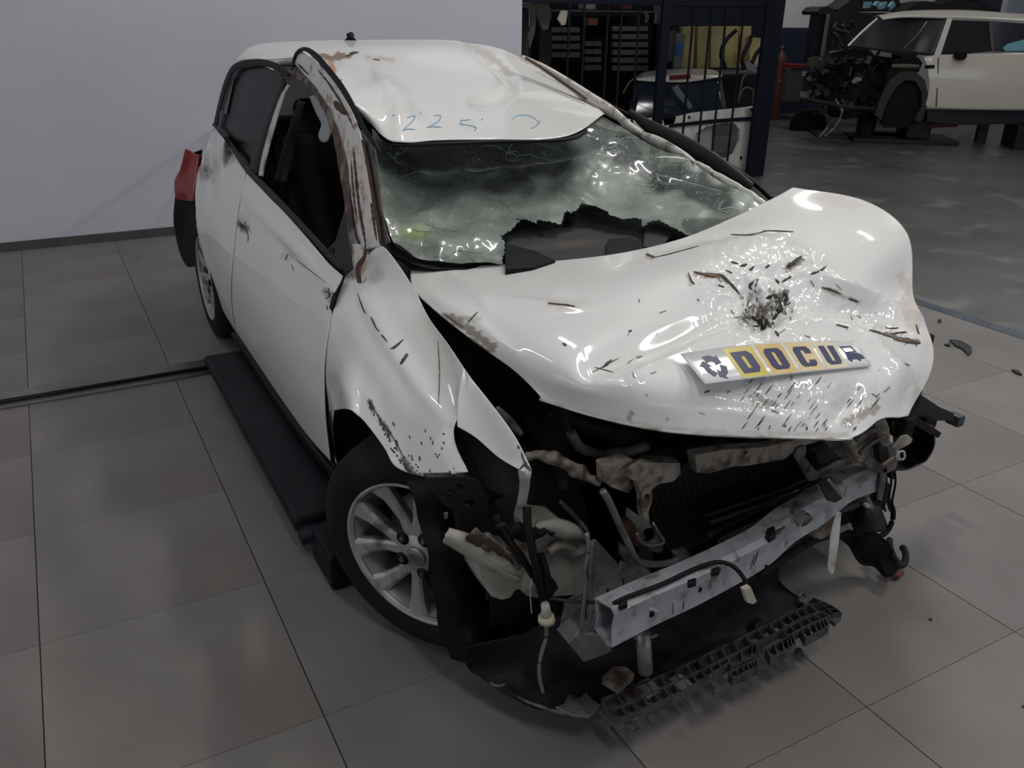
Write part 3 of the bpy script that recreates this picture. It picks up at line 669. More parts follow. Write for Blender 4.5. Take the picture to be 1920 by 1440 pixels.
# dark door gap
strip('door_gap_seal', [(640, 524, 5), (624, 566, 6), (614, 640, 8), (611, 740, 10), (616, 800, 9), (625, 868, 4)], along('x', [.70, .66, .65, .65, .65, .65]), blk, car, bulge=0)
# belt moulding and mirror base
strip('belt_moulding', [(400, 232, 5), (430, 268, 7), (463, 316, 9), (500, 354, 11), (560, 418, 13), (612, 477, 15), (640, 508, 12)], FG, grey_pl, car, bulge=.006)
strip('belt_moulding_lip', [(463, 322, 3), (500, 361, 3), (560, 427, 3), (610, 485, 3)], FG, blk, car, bulge=.004)
plate('mirror_sail', [(604, 476), (628, 452), (656, 360), (662, 395), (668, 450), (662, 500), (640, 520), (622, 500)], FG, .012, grey_pl, car)
plate('mirror_hole', [(618, 462), (626, 466), (624, 476), (616, 472)], lambda p: FG(p)+.003, .003, blk, car)
# glasshouse right side
gl_dark = mat('tinted_glass', (.003, .0035, .004), .25, spec=.06)
FG2 = lambda p: FG(p)-.02
plate('quarter_glass', [(408, 236), (428, 150), (446, 126), (490, 122), (528, 140), (508, 205), (466, 312), (440, 280)], FG2, .005, gl_dark, car)
strip('window_trim', [(404, 236, 7), (414, 190, 7), (427, 148, 8), (444, 124, 11), (480, 117, 13), (515, 123, 12), (545, 140, 10)], FG, blk, car, bulge=.006)
strip('pillar_trim', [(472, 320, 10), (486, 270, 12), (505, 215, 12), (522, 165, 10), (530, 145, 7)], FG, grey_pl, car, bulge=.006)
strip('door_frame_strip', [(489, 330, 8), (497, 290, 9), (512, 235, 9), (528, 185, 7), (541, 160, 4)], lambda p: FG(p)+.004, paint2, car, bulge=.003)
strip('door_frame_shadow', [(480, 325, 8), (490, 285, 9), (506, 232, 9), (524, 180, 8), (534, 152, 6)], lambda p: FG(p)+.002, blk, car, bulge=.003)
strip('inner_pillar', [(525, 340, 22), (538, 290, 20), (552, 235, 16), (566, 190, 12)], lambda p: FG(p)-.12, mat('inner_trim', (.05, .05, .055), .7), car, bulge=.01)
plate('window_gap', [(412, 205), (430, 150), (440, 140), (424, 215)], lambda p: FG(p)-.012, .003, mat('glass_streak', (.12, .12, .13), .3), car)
# curtain airbag rag
strip('airbag_rag', [(588, 178, 16), (600, 205, 18), (612, 232, 18), (608, 256, 20), (616, 258, 10)], lambda p: FG(p)-.03, mat('airbag_cloth', (.30, .31, .32), .8), car, bulge=.012)
# cut roof rail and A pillar, right
strip('inner_rail', [(543, 132, 9), (565, 146, 10), (590, 168, 11), (612, 202, 13), (630, 250, 13), (640, 300, 13), (650, 360, 12), (657, 420, 12), (668, 490, 12), (676, 525, 8)], FG, rust_m, car, bulge=.008, rough=2, n=90)
ap = strip('pillar', [(556, 103, 26), (572, 118, 30), (592, 138, 33), (615, 165, 34), (637, 200, 34), (655, 245, 36), (667, 290, 36), (675, 340, 36), (683, 390, 38), (691, 435, 40), (696, 465, 34)], lambda p: FG(p)+.012, pillar_m, car, bulge=.013, m=13, n=110, rough=2)
B_ap = bvh(ap)
ribbons('rust_edges', B_ap, [([(664, 278), (668, 320), (674, 380), (684, 440), (688, 462)], 5), ([(686, 300), (695, 360), (703, 420), (708, 452)], 5), ([(660, 300), (664, 360), (672, 420)], 3.5), ([(596, 130), (620, 160), (648, 205), (664, 240)], 4), ([(628, 190), (640, 205), (650, 215)], 12), ([(560, 120), (580, 140)], 4)], rust2_m, ap, lift=.002)
strip('lower_pillar', [(676, 458, 30), (674, 490, 24), (675, 515, 16), (676, 530, 8)], lambda p: FG(p)+.008, pillar_m, car, bulge=.01)
strip('rust_seam', [(688, 455, 8), (684, 480, 5), (672, 500, 8), (674, 530, 6)], lambda p: FG(p)+.014, rust2_m, car, bulge=.004)
strip('door_seal', [(547, 132, 3), (551, 112, 3.5), (558, 98, 5), (572, 92, 7), (590, 102, 10), (612, 126, 10), (640, 162, 10), (662, 200, 9), (680, 236, 8), (697, 262, 7), (712, 285, 4)], lambda p: FG(p)+.02, blk, car, bulge=.007, n=80)
strip('screen_channel', [(672, 250, 18), (690, 275, 22), (700, 320, 18), (708, 370, 14), (716, 420, 10), (728, 455, 8)], FG, dull, car, bulge=.004)
strip('screen_edge_rust', [(680, 262, 4), (690, 310, 5), (700, 370, 5), (708, 420, 5), (714, 456, 4)], lambda p: FG(p)+.012, rust2_m, car, bulge=.004)
# left roof rail and A pillar
rl = strip('roof_rail_left', [(978, 108, 10), (1020, 128, 13), (1065, 156, 17), (1105, 184, 22), (1145, 212, 26), (1178, 238, 20), (1202, 250, 12)], along('x', [2.02, 2.04, 2.06, 2.08, 2.09, 2.09, 2.09]), pillar_m, car, bulge=.018, m=9, n=80)
strip('roof_rail_left_fold', [(1196, 252, 12), (1222, 262, 20), (1250, 276, 22), (1285, 294, 14), (1302, 303, 4)], along('x', [2.09, 2.09, 2.08, 2.07]), paint2, car, bulge=.018, m=9)
strip('pillar_left', [(1280, 298, 12), (1320, 320, 20), (1360, 345, 26), (1400, 368, 26), (1436, 388, 20)], along('x', [2.10, 2.10, 2.09, 2.08]), pillar_m, car, bulge=.012, m=9, rough=3)
strip('pillar_left_cover', [(1180, 208, 8), (1220, 238, 24), (1270, 262, 28), (1320, 290, 28), (1370, 322, 22), (1410, 350, 14)], along('x', [2.14]*4), grey_pl, car, bulge=.015, m=9)
strip('door_seal_left', [(1010, 116, 3), (1080, 158, 4), (1150, 200, 6), (1220, 236, 7), (1290, 266, 8), (1360, 306, 9), (1410, 340, 9), (1448, 374, 8)], along('x', [2.17]*4), blk, car, bulge=.012, m=7, n=70)
strip('rail_rust', [(985, 108, 4), (1020, 130, 4), (1060, 158, 5), (1100, 186, 3)], along('x', [2.0, 2.02, 2.04]), rust2_m, car, bulge=.012)
# header under the roof edge
strip('screen_header', [(736, 268, 10), (820, 266, 10), (925, 262, 10), (1062, 258, 9), (1100, 243, 6)], along('z', [1.19, 1.188, 1.186, 1.18, 1.18]), blk, car, bulge=0, thick=.01)

# --- windscreen: sagging shattered laminated glass
wr = [
 [(697, 240, 1.225), (737, 268, 1.19), (860, 263, 1.186), (1000, 258, 1.182), (1075, 250, 1.185), (1131, 216, 1.19)],
 [(704, 305, 1.14), (780, 320, 1.06), (890, 325, 1.05), (1020, 312, 1.055), (1120, 292, 1.09), (1215, 268, 1.125)],
 [(712, 380, 1.04), (790, 395, .985), (910, 398, .975), (1050, 388, .975), (1190, 362, .995), (1330, 325, 1.06)],
 [(738, 458, .945), (800, 488, .905), (940, 496, .90), (1130, 476, .925), (1300, 440, .955), (1437, 388, .995)]]
HOLE = [(940, 520), (946, 455), (938, 440), (960, 428), (975, 415), (968, 412), (1000, 414), (1003, 418), (1012, 410), (1030, 414), (1052, 416), (1058, 400), (1066, 398), (1080, 400), (1090, 386), (1112, 388), (1138, 396), (1150, 404), (1188, 406), (1204, 414), (1206, 430), (1214, 418), (1232, 418), (1262, 428), (1290, 440), (1310, 470), (1300, 520)]
def wdisp(px, py, p):
    n1 = noise.noise(Vector((px/60, py/40, 0))); n2 = noise.noise(Vector((px/16, py/12, 2)))
    e = min(1, max(0, (py-250)/50))
    return Vector((0, 0, (n1*.018+n2*.0022)*e))
gm = bpy.data.materials.new('shattered_glass'); gm.use_nodes = True
N = gm.node_tree.nodes; L = gm.node_tree.links; N.clear()
out = N.new('ShaderNodeOutputMaterial'); tc = N.new('ShaderNodeTexCoord')
vor = N.new('ShaderNodeTexVoronoi'); vor.feature = 'DISTANCE_TO_EDGE'; vor.inputs['Scale'].default_value = 26
vor2 = N.new('ShaderNodeTexVoronoi'); vor2.inputs['Scale'].default_value = 95
vor3 = N.new('ShaderNodeTexVoronoi'); vor3.feature = 'DISTANCE_TO_EDGE'; vor3.inputs['Scale'].default_value = 8
nz1 = N.new('ShaderNodeTexNoise'); nz1.inputs['Scale'].default_value = 5.5; nz1.inputs['Detail'].default_value = 6
nz2 = N.new('ShaderNodeTexNoise'); nz2.inputs['Scale'].default_value = 40; nz2.inputs['Detail'].default_value = 3
warp = N.new('ShaderNodeMixRGB'); warp.blend_type = 'ADD'; warp.inputs[0].default_value = .05
L.new(tc.outputs['Object'], warp.inputs[1]); L.new(nz2.outputs['Color'], warp.inputs[2]); L.new(tc.outputs['Object'], nz1.inputs[0]); L.new(tc.outputs['Object'], nz2.inputs[0])
for v_ in (vor, vor2, vor3): L.new(warp.outputs[0], v_.inputs['Vector'])
def mr(src, a, b_, c_=0, d=1):
    m_ = N.new('ShaderNodeMapRange'); L.new(src, m_.inputs[0]); m_.inputs[1].default_value = a; m_.inputs[2].default_value = b_; m_.inputs[3].default_value = c_; m_.inputs[4].default_value = d; return m_.outputs[0]
crack = mr(vor.outputs['Distance'], .0, .05, 1, 0); crack3 = mr(vor3.outputs['Distance'], 0, .012, 1, 0)
fa_ = N.new('ShaderNodeAttribute'); fa_.attribute_name = 'wear_shade'
fm_ = N.new('ShaderNodeMath'); fm_.operation = 'MULTIPLY'; fm_.use_clamp = True
L.new(mr(nz1.outputs['Fac'], .36, .66, .72, 1.12), fm_.inputs[0]); L.new(fa_.outputs['Alpha'], fm_.inputs[1]); frost = fm_.outputs[0]
mx = N.new('ShaderNodeMath'); mx.operation = 'MULTIPLY_ADD'; L.new(crack, mx.inputs[0]); mx.inputs[1].default_value = .10; L.new(frost, mx.inputs[2]); 
mx2 = N.new('ShaderNodeMath'); mx2.operation = 'MULTIPLY_ADD'; mx2.use_clamp = True; L.new(crack3, mx2.inputs[0]); mx2.inputs[1].default_value = .35; L.new(mx.outputs[0], mx2.inputs[2])
tr_ = N.new('ShaderNodeBsdfTransparent'); tr_.inputs[0].default_value = (.45, .55, .50, 1)
df = N.new('ShaderNodeBsdfPrincipled'); df.inputs['Roughness'].default_value = .3; L.new(fa_.outputs['Color'], df.inputs['Base Color'])
bp = N.new('ShaderNodeBump'); bp.inputs['Strength'].default_value = .10; bp.inputs['Distance'].default_value = .002; L.new(vor2.outputs['Color'], bp.inputs['Height']); L.new(bp.outputs[0], df.inputs['Normal'])
ms = N.new('ShaderNodeMixShader'); L.new(mx2.outputs[0], ms.inputs[0]); L.new(tr_.outputs[0], ms.inputs[1]); L.new(df.outputs[0], ms.inputs[2])
gs = N.new('ShaderNodeBsdfGlossy'); gs.inputs['Roughness'].default_value = .06; L.new(bp.outputs[0], gs.inputs['Normal'])
fr = N.new('ShaderNodeFresnel'); fr.inputs[0].default_value = 1.45
ms2 = N.new('ShaderNodeMixShader'); L.new(fr.outputs[0], ms2.inputs[0]); L.new(ms.outputs[0], ms2.inputs[1]); L.new(gs.outputs[0], ms2.inputs[2]); L.new(ms2.outputs[0], out.inputs[0])
screen = patch('windscreen', [[RZ(*q) for q in r] for r in wr], 260, 110, gm, car, disp=wdisp, cut=lambda x, y: inside(x+3*noise.noise(Vector((x/5, y/5, 0))), y+3*noise.noise(Vector((x/5, y/5, 7))), HOLE), thick=0, flip=True)
B_w = bvh(screen)
fz = np.zeros((len(screen.data.vertices), 4), np.float32)
DARKS = [([(740, 285), (860, 285), (960, 290), (1040, 290)], 52, .75), ([(1130, 240), (1180, 275), (1230, 300)], 48, .55), ([(1240, 330), (1310, 350), (1350, 375)], 34, .75), ([(930, 340), (985, 350)], 26, .5), ([(1050, 340), (1100, 330)], 30, .25), ([(1380, 420), (1290, 425)], 16, .5)]
for i, v in enumerate(screen.data.vertices):
    px, py = pj(v.co); f = .82
    for pl, rad, am in DARKS:
        d = polydist(px, py, pl)[0]+14*noise.noise(Vector((px/38, py/24, 3)))
        f = min(f, .82*(1-am*max(0, min(1, (1-d/rad)*2.4))))
    g_ = max(0, 1-math.hypot((px-775)/48, (py-437)/20)); n_ = 1+.25*noise.noise(Vector((px/70, py/22, 6))); fz[i] = ((.33+.03*g_)*n_, (.375+.09*g_)*n_, (.34-.2*g_)*n_, max(.12, f))
fa2 = screen.data.attributes.new('wear_shade', 'FLOAT_COLOR', 'POINT'); fa2.data.foreach_set('color', fz.ravel())
crk = []
for cx, c_y, n_ in ((740, 300, 4), (950, 285, 8), (1022, 295, 5), (870, 330, 4), (820, 430, 6), (1230, 340, 5), (1160, 270, 6), (950, 385, 4), (1345, 395, 5), (860, 470, 5), (740, 340, 4), (1290, 300, 4)):
    for k in range(n_):
        a = random.uniform(0, 6.28); l = random.uniform(14, 55); p = [(cx, c_y)]; x, y = cx, c_y
        for s in range(4): x += l/4*math.cos(a)*1.3; y += l/4*math.sin(a)*.75; a += random.uniform(-.9, .9); p.append((x, y))
        crk.append((p, random.uniform(.4, .9)))
ribbons('crack_lines', B_w, crk, mat('crack_white', (.34, .40, .37), .3), screen, lift=.002)
# glass crumbs: small tilted facets that catch the lamps
V, Fc = [], []
for k in range(330):
    if k < 220: x, y = random.uniform(715, 1420), random.uniform(262, 480)
    else: a = random.choice([(870, 340), (760, 330), (905, 375), (810, 440), (1190, 378), (1240, 378), (1215, 292), (1290, 305), (960, 285), (1090, 250)]); x, y = random.gauss(a[0], 16), random.gauss(a[1], 10)
    p = hit(B_w, x, y, .003)
    if p is None: continue
    s = random.uniform(.0010, .0032); n_ = Vector((random.gauss(0, .5), random.gauss(0, .5), 1)).normalized(); a_ = n_.cross(Vector((1, 0, 0))).normalized(); b2 = n_.cross(a_)
    i = len(V); V += [p+a_*s, p+b2*s, p-a_*s*1.2, p-b2*s*.8]; Fc.append((i, i+1, i+2, i+3))
cr_ = mesh('glass_crumbs', V, Fc, mat('glass_crumb', (.55, .62, .58), .1, coat=1), screen, smooth=False, thick=.0008); cr_['kind'] = 'stuff'
strip('screen_seal', [(726, 450, 8), (745, 474, 14), (790, 494, 14), (850, 502, 10), (940, 500, 10)], along('z', [.94, .90, .885, .885]), blk, car, bulge=.004)
strip('cowl', [(760, 500, 16), (850, 508, 20), (950, 505, 22), (1130, 486, 24), (1300, 450, 24), (1430, 398, 20)], along('z', [.84, .85, .86, .88, .92, .95]), blk, car, bulge=0, thick=.01)

# --- interior
box('dashboard', (1.5, 2.52, .80), (1.32, .50, .20), dash_m, car, bevel=.03)
plate('dash_top', [(948, 440), (985, 425), (1040, 428), (1080, 392), (1130, 396), (1150, 410), (1190, 412), (1208, 440), (1205, 480), (1060, 505), (950, 500), (946, 470)], ('z', .905), .03, dash_m, car, bevel=.006)
plate('dash_recess', [(946, 455), (1005, 470), (1042, 488), (1000, 500), (948, 504)], ('z', .92), .02, blk, car, bevel=.003)
plate('dash_pocket', [(1136, 460), (1140, 449), (1160, 446), (1185, 445), (1200, 458), (1200, 470), (1136, 478)], ('z', .915), .01, blk, car, bevel=.003)
plate('dash_flap', [(1208, 432), (1228, 416), (1242, 420), (1260, 440), (1240, 460), (1206, 462)], ('z', .93), .008, grey_pl, car)
plate('dash_vent', [(1060, 398), (1078, 398), (1080, 408), (1070, 414), (1060, 410)], ('z', .935), .01, blk, car)
tube('steering_wheel', [Vector((1.9+.18*math.cos(a), 2.86+.07*math.sin(a), .86+.165*math.sin(a))) for a in [i*math.pi/12 for i in range(25)]], .015, blk, car)
for sx in (1.12, 1.88):
    s = box('seat', (sx, 3.35, .45), (.48, .52, .2), int_m, car, bevel=.05)
    box('backrest', (sx, 3.68, .78), (.46, .16, .62), int_m, s, bevel=.05, rot=Matrix.Rotation(math.radians(-16), 3, 'X'))
    box('headrest', (sx, 3.78, 1.14), (.26, .1, .17), int_m, s, bevel=.035)
s = box('rear_seat', (1.5, 4.2, .45), (1.2, .5, .2), int_m, car, bevel=.05)
box('backrest', (1.5, 4.5, .78), (1.2, .16, .6), int_m, s, bevel=.05)
box('floor_pan', (1.5, 3.5, .27), (1.62, 2.6, .06), blk, car, bevel=.01)
box('bulkhead', (1.5, 2.22, .56), (1.4, .05, .56), blk, car, bevel=.01)
ih = [[Vector((x, y, z)) for x in (1.08, 1.3, 1.5, 1.8, 2.0)] for y, z in ((4.35, 1.33), (3.9, 1.33), (3.2, 1.22), (2.75, 1.14))]
patch('headlining', ih, 14, 14, mat('headlining', (.05, .05, .05), .9), car, thick=.004)
# --- left flank, rear, hidden sides (seen only from other positions)
LX = lambda y, z: 2.43-(.85*(z-.55)**2 if z > .55 else .30*(z-.55)**2)
lf = [[Vector((LX(y, z)-(0 if y > 2.3 else .02), y, z)) for y in (2.05, 2.6, 3.3, 4.0, 4.05, 4.75, 5.0)] for z in (.95, .75, .5, .25)]
fl = patch('flank_left', lf, 50, 24, paint, car, thick=.004, cut=None); wear_shade(fl, [])
lg = [[Vector((x, y, z+dz)) for (y, dz) in ((2.9, -.1), (3.5, 0), (4.1, .04), (4.6, .05))] for x, z in ((2.06, 1.28), (2.2, 1.14), (2.33, .98))]
patch('side_glass_left', lg, 12, 8, gl_dark, car, thick=.004)
rh = [[Vector((x, 4.72+dy, z)) for x in (1.02, 1.2, 1.5, 1.8, 2.1)] for dy, z in ((0, 1.34), (.10, 1.15), (.27, .9), (.28, .6), (.22, .34))]
rh[0][0] = Vector((1.12, 4.66, 1.26))
tg = patch('tailgate', rh, 30, 30, paint, car, thick=.004); wear_shade(tg, [])
# rear lamp and bumper at the right rear
def RS(off=0): return lambda p: p.x-(flank_x(min(p.y, 4.55), p.z)+off+max(0, p.y-4.6)*.55)
tl = patch('tail_lamp', [[RY(350, 279, 4.86), RY(362, 286, 4.82), RY(376, 291, 4.76)], [RY(340, 318, 4.9), RY(356, 322, 4.84), RY(371, 326, 4.76)], [RY(330, 340, 4.94), RY(346, 350, 4.86), RY(367, 358, 4.76)], [RY(331, 372, 4.94), RY(350, 376, 4.86), RY(366, 378, 4.76)]], 16, 20, red_m, car, thick=.02)
plate('lamp_cap', [(362, 288), (380, 281), (378, 296), (366, 293)], ('y', 4.8), .03, blk, car)
patch('rear_bumper', [[RY(331, 370, 4.98), RY(348, 376, 4.90), RY(368, 372, 4.80)], [RY(328, 410, 5.0), RY(350, 415, 4.9), RY(375, 420, 4.74)], [RY(333, 445, 5.0), RY(352, 455, 4.88), RY(378, 460, 4.72)], [RY(342, 478, 4.98), RY(356, 482, 4.84), RY(374, 480, 4.72)], [RY(352, 497, 4.95), RY(360, 500, 4.84), RY(369, 498, 4.74)]], 14, 24, blk, car, thick=.02)
box('rear_bumper_core', (1.55, 4.98, .42), (1.5, .12, .26), blk, car, bevel=.04)
# dark inner wheel houses
def arch(name, cx, c_y, r_, x0, x1, m):
    V, Fc = [], []
    for i in range(21):
        a = math.pi*i/20*1.1-.05*math.pi
        for x in (x0, x1): V.append((x, c_y+r_*math.cos(a), .31+r_*math.sin(a)))
    for i in range(20): Fc.append((i*2, i*2+1, i*2+3, i*2+2))
    n = len(V); V.append((x1, c_y, .31)); 
    for i in range(20): Fc.append((i*2+1, n, i*2+3))
    return mesh(name, V, Fc, m, car, thick=.004)
arch('wheel_house', .68, 4.4, .36, .66, .98, blk)
arch('wheel_house', .68, 1.76, .355, .72, 1.0, blk)

# --- wheels
def wheel(name, c, az, cam_, label, front=True):
    """local +Z = outward face normal"""
    n_ = Vector((-math.cos(cam_)*math.cos(az), math.cos(cam_)*math.sin(az), math.sin(cam_)))
    up = Vector((0, 0, 1)); s_ = up.cross(n_).normalized(); u_ = n_.cross(s_)
    M = Matrix(((s_.x, u_.x, n_.x, c[0]), (s_.y, u_.y, n_.y, c[1]), (s_.z, u_.z, n_.z, c[2]), (0, 0, 0, 1)))
    hub = box(name, (0, 0, 0), (.1, .1, .1), dull, car, bevel=0)
    V, Fc = lathe([(.03, -.19), (.075, -.18), (.08, -.10), (.065, -.05), (.0, -.05)], 24, M); hub.data.clear_geometry(); hub.data.from_pydata([tuple(v) for v in V], [], Fc); hub['label'] = label
    tp = [(.198, -.012), (.212, -.004), (.235, .004), (.262, .004), (.287, -.006), (.302, -.022), (.311, -.035), (.3135, -.06), (.3135, -.063), (.307, -.064), (.307, -.068), (.314, -.069), (.314, -.098), (.307, -.099), (.307, -.103), (.314, -.104), (.314, -.135), (.3135, -.165), (.307, -.185), (.29, -.198), (.25, -.203), (.205, -.195)]
    V, Fc = lathe(tp, 72, M); mesh('tyre', V, Fc, rubber, hub)
    V, Fc = lathe([(.2125, -.006), (.2135, 0), (.209, .002), (.204, -.002), (.199, -.012), (.194, -.03), (.188, -.06), (.186, -.19), (.2, -.19), (.21, -.17)], 72, M); rim = mesh('rim', V, Fc, alloy, hub)
    # brake disc
    V, Fc = lathe([(.05, -.09), (.135, -.09), (.135, -.10), (.05, -.10)], 40, M); mesh('brake_disc', V, Fc, steel, hub)
    # 5 double spokes
    off = math.radians(90+12)
    for k in range(5):
        for sgn in (-1, 1):
            a = off+k*2*math.pi/5+sgn*math.radians(17)
            a_in = off+k*2*math.pi/5+sgn*math.radians(9)
            def pp(r_, an, w_, z_): 
                t_ = Vector((-math.sin(an), math.cos(an), 0)); return M @ (Vector((r_*math.cos(an), r_*math.sin(an), z_))+t_*w_)
            secs = [(.045, a_in, .022, -.012), (.10, a_in+(a-a_in)*.5, .0165, -.016), (.16, a, .021, -.014), (.206, a+sgn*.05, .034, -.006)]
            V = []; Fc = []
            for r_, an, w_, z_ in secs:
                V += [pp(r_, an, -w_, z_-.006), pp(r_, an, -w_*.55, z_), pp(r_, an, w_*.55, z_), pp(r_, an, w_, z_-.006), pp(r_, an, w_*.8, z_-.03), pp(r_, an, -w_*.8, z_-.03)]
            for q in range(3):
                for i in range(6): j = (i+1) % 6; Fc.append((q*6+i, q*6+j, (q+1)*6+j, (q+1)*6+i))
            mesh('spoke', V, Fc, alloy, rim, smooth=False, bevel=.002)
    V, Fc = lathe([(0, -.004), (.026, -.004), (.031, -.008), (.056, -.012), (.060, -.02), (.058, -.045), (0, -.045)], 40, M); mesh('hub_centre', V, Fc, alloy, rim)
    V, Fc = lathe([(0, .001), (.024, .001), (.0285, -.004), (.0285, -.008)], 32, M); cap = mesh('centre_cap', V, Fc, mat('cap_grey', (.25, .25, .26), .3, metal=.5), rim)
    # emblem: three overlapping ovals
    em = []
    for rx, ry, oy in ((.017, .0115, 0), (.005, .0115, .0), (.011, .005, .0045)):
        em.append(tubeg([M @ Vector((rx*math.cos(q), oy+ry*math.sin(q), .002)) for q in [i*2*math.pi/20 for i in range(21)]], .0012, 5))
    V, Fc = join(em); mesh('emblem', V, Fc, steel, cap)
    for k in range(5):
        a = off+k*2*math.pi/5+math.radians(36) if True else 0
        ctr = Vector((.057*math.cos(a), .057*math.sin(a), 0))
        V, Fc = lathe([(.0, -.0085), (.0185, -.0085), (.0187, -.0115)], 16, M @ Matrix.Translation(ctr)); mesh('nut_recess', V, Fc, blk, rim)
        V, Fc = lathe([(0, -.002), (.0065, -.002), (.0085, -.007)], 6, M @ Matrix.Translation(ctr)); mesh('wheel_nut', V, Fc, dull, rim, smooth=False)
    return hub
wheel('wheel', (.645, 1.667, .312), math.radians(-33.7), math.radians(-3.9), 'silver alloy front wheel turned outwards')
wheel('wheel', (.62, 4.4, .31), 0, 0, 'silver alloy rear wheel')
for x_, y_ in ((2.22, 2.06), (2.40, 4.4)): wheel('wheel', (x_, y_, .31), math.pi, 0, None)

# ================================================================== front end
FRONT = car
def Y(v): return ('y', v)
# dark engine bulk so that the bay reads as filled
eng = box('engine', (1.5, 1.78, .55), (.62, .5, .42), engine_m, car, bevel=.03)
box('engine_cover', (1.45, 1.72, .78), (.5, .36, .05), blk, eng, bevel=.02)
box('gearbox', (1.95, 1.7, .45), (.4, .38, .34), engine_m, eng, bevel=.04)
for k in range(4): tube('intake_runner', [(1.28+k*.11, 1.52, .70), (1.28+k*.11, 1.44, .64), (1.28+k*.11, 1.46, .50)], .026, blk, eng, smooth=10)
box('subframe', (1.5, 1.65, .2), (1.2, .5, .06), blk, car, bevel=.02)
box('inner_wing', (.93, 1.85, .62), (.03, .75, .34), engine_m, car, bevel=.01, rz=.08)
box('inner_wing', (2.16, 1.75, .58), (.04, .7, .34), engine_m, car, bevel=.01, rz=-.1)
tube('strut_tower', [(1.02, 1.98, .5), (1.0, 2.02, .78)], [.12, .09], engine_m, car, n=18)
box('battery', (1.98, 1.98, .68), (.24, .18, .2), blk, car, bevel=.01)
box('air_box', (1.25, 1.98, .70), (.3, .3, .16), blk, car, bevel=.03)
# bits glimpsed under the right bonnet edge
ptube('hose', [(925, 690), (950, 720), (985, 770), (1010, 800)], Y(1.75), .018, blk, car)
plate('blue_cap', [(1000, 800), (1022, 798), (1028, 812), (1010, 818)], Y(1.62), .02, mat('blue_cap', (.008, .018, .07), .5), car)
strip('wing_support', [(930, 765, 10), (955, 790, 16), (978, 815, 8)], Y(1.50), dull, car, bulge=.006)

# black liner around the wheel and under the headlamp
liner_pts = [(762, 905), (795, 915), (822, 950), (832, 1010), (846, 1100), (860, 1170), (868, 1240), (845, 1228), (822, 1190), (816, 1130), (812, 1080), (795, 1010), (775, 950)]
lin = [[P(762, 900, Y(1.50)), P(815, 900, Y(1.46)), P(880, 905, Y(1.46)), P(940, 925, Y(1.50))],
       [P(790, 985, Y(1.47)), P(838, 985, Y(1.44)), P(895, 1000, Y(1.50)), P(960, 1010, Y(1.60))],
       [P(806, 1070, Y(1.47)), P(850, 1080, Y(1.44)), P(920, 1090, Y(1.55)), P(1000, 1090, Y(1.64))],
       [P(818, 1150, Y(1.49)), P(870, 1160, Y(1.45)), P(960, 1180, Y(1.52)), P(1060, 1180, Y(1.55))],
       [P(842, 1228, Y(1.50)), P(905, 1250, Y(1.42)), P(990, 1290, Y(1.33)), P(1080, 1300, Y(1.30))]]
patch('wheel_arch_liner', lin, 40, 50, blk, car, thick=.004, disp=lambda x, y, p: Vector((0, -1, 0))*.012*math.sin(y/16))
plate('liner_bracket', [(800, 895), (870, 893), (900, 905), (916, 935), (915, 975), (880, 1003), (862, 998), (855, 960), (835, 950), (812, 925)], Y(1.395), .02, mat('bracket_black', (.010, .010, .014), .45, spec=.3), car, holes=[circ(861, 914, 8, 7), circ(880, 945, 9, 8), circ(846, 925, 9, 6)])
plate('liner_tab', [(833, 962), (841, 960), (840, 972), (834, 975)], Y(1.385), .004, dull, car)
ptube('headlamp_strip', [(984, 884, Y(1.30)), (983, 915, Y(1.315)), (977, 948, Y(1.33))], Y(1.3), [.014, .013, .011], tank_m, car, n=8, smooth=8)
# washer tank
wt = plate('washer_tank', [(893, 1049), (898, 1033), (960, 1050), (990, 1040), (1000, 1000), (1010, 985), (1060, 985), (1095, 1010), (1103, 1035), (1098, 1090), (1095, 1115), (1040, 1120), (1006, 1123), (990, 1120), (975, 1106), (968, 1107), (958, 1122), (940, 1126), (922, 1120), (914, 1102), (900, 1085)], Y(1.37), .12, tank_m, car, bevel=.012)
strip('tank_flange', [(836, 1003, 22), (870, 1018, 32), (910, 1038, 38), (950, 1060, 40), (978, 1078, 26)], along('y', [1.33, 1.33, 1.335, 1.34]), tank_m, car, bulge=.022, thick=.01, m=11)
ptube('tank_seam', [(833, 1012), (870, 1030), (920, 1058), (960, 1080), (975, 1085)], Y(1.318), .004, mat('tank_seam', (.30, .28, .25), .5), car)
strip('tank_shoulder', [(1005, 990, 24), (1040, 988, 32), (1075, 1000, 34), (1098, 1012, 20)], along('y', [1.34, 1.34]), tank_m, car, bulge=.02, m=9)
ptube('tank_rib', [(1030, 1035), (1050, 1022), (1070, 1026), (1080, 1036), (1098, 1030)], Y(1.352), .011, tank_m, car)
# muck on top of the tank
strip('muck', [(880, 1004, 26), (920, 1018, 34), (960, 1040, 26), (975, 1060, 12)], along('y', [1.318, 1.322]), mat('brown_muck', (.045, .034, .026), .9, dirt=(.2, .18, .15), dscale=30, damt=.4), car, bulge=.024, m=9, rough=14)
strip('muck', [(935, 985, 26), (975, 996, 26), (1010, 1000, 14), (1040, 1000, 8)], along('y', [1.325, 1.33]), engine_m, car, bulge=.02, m=9, rough=18)
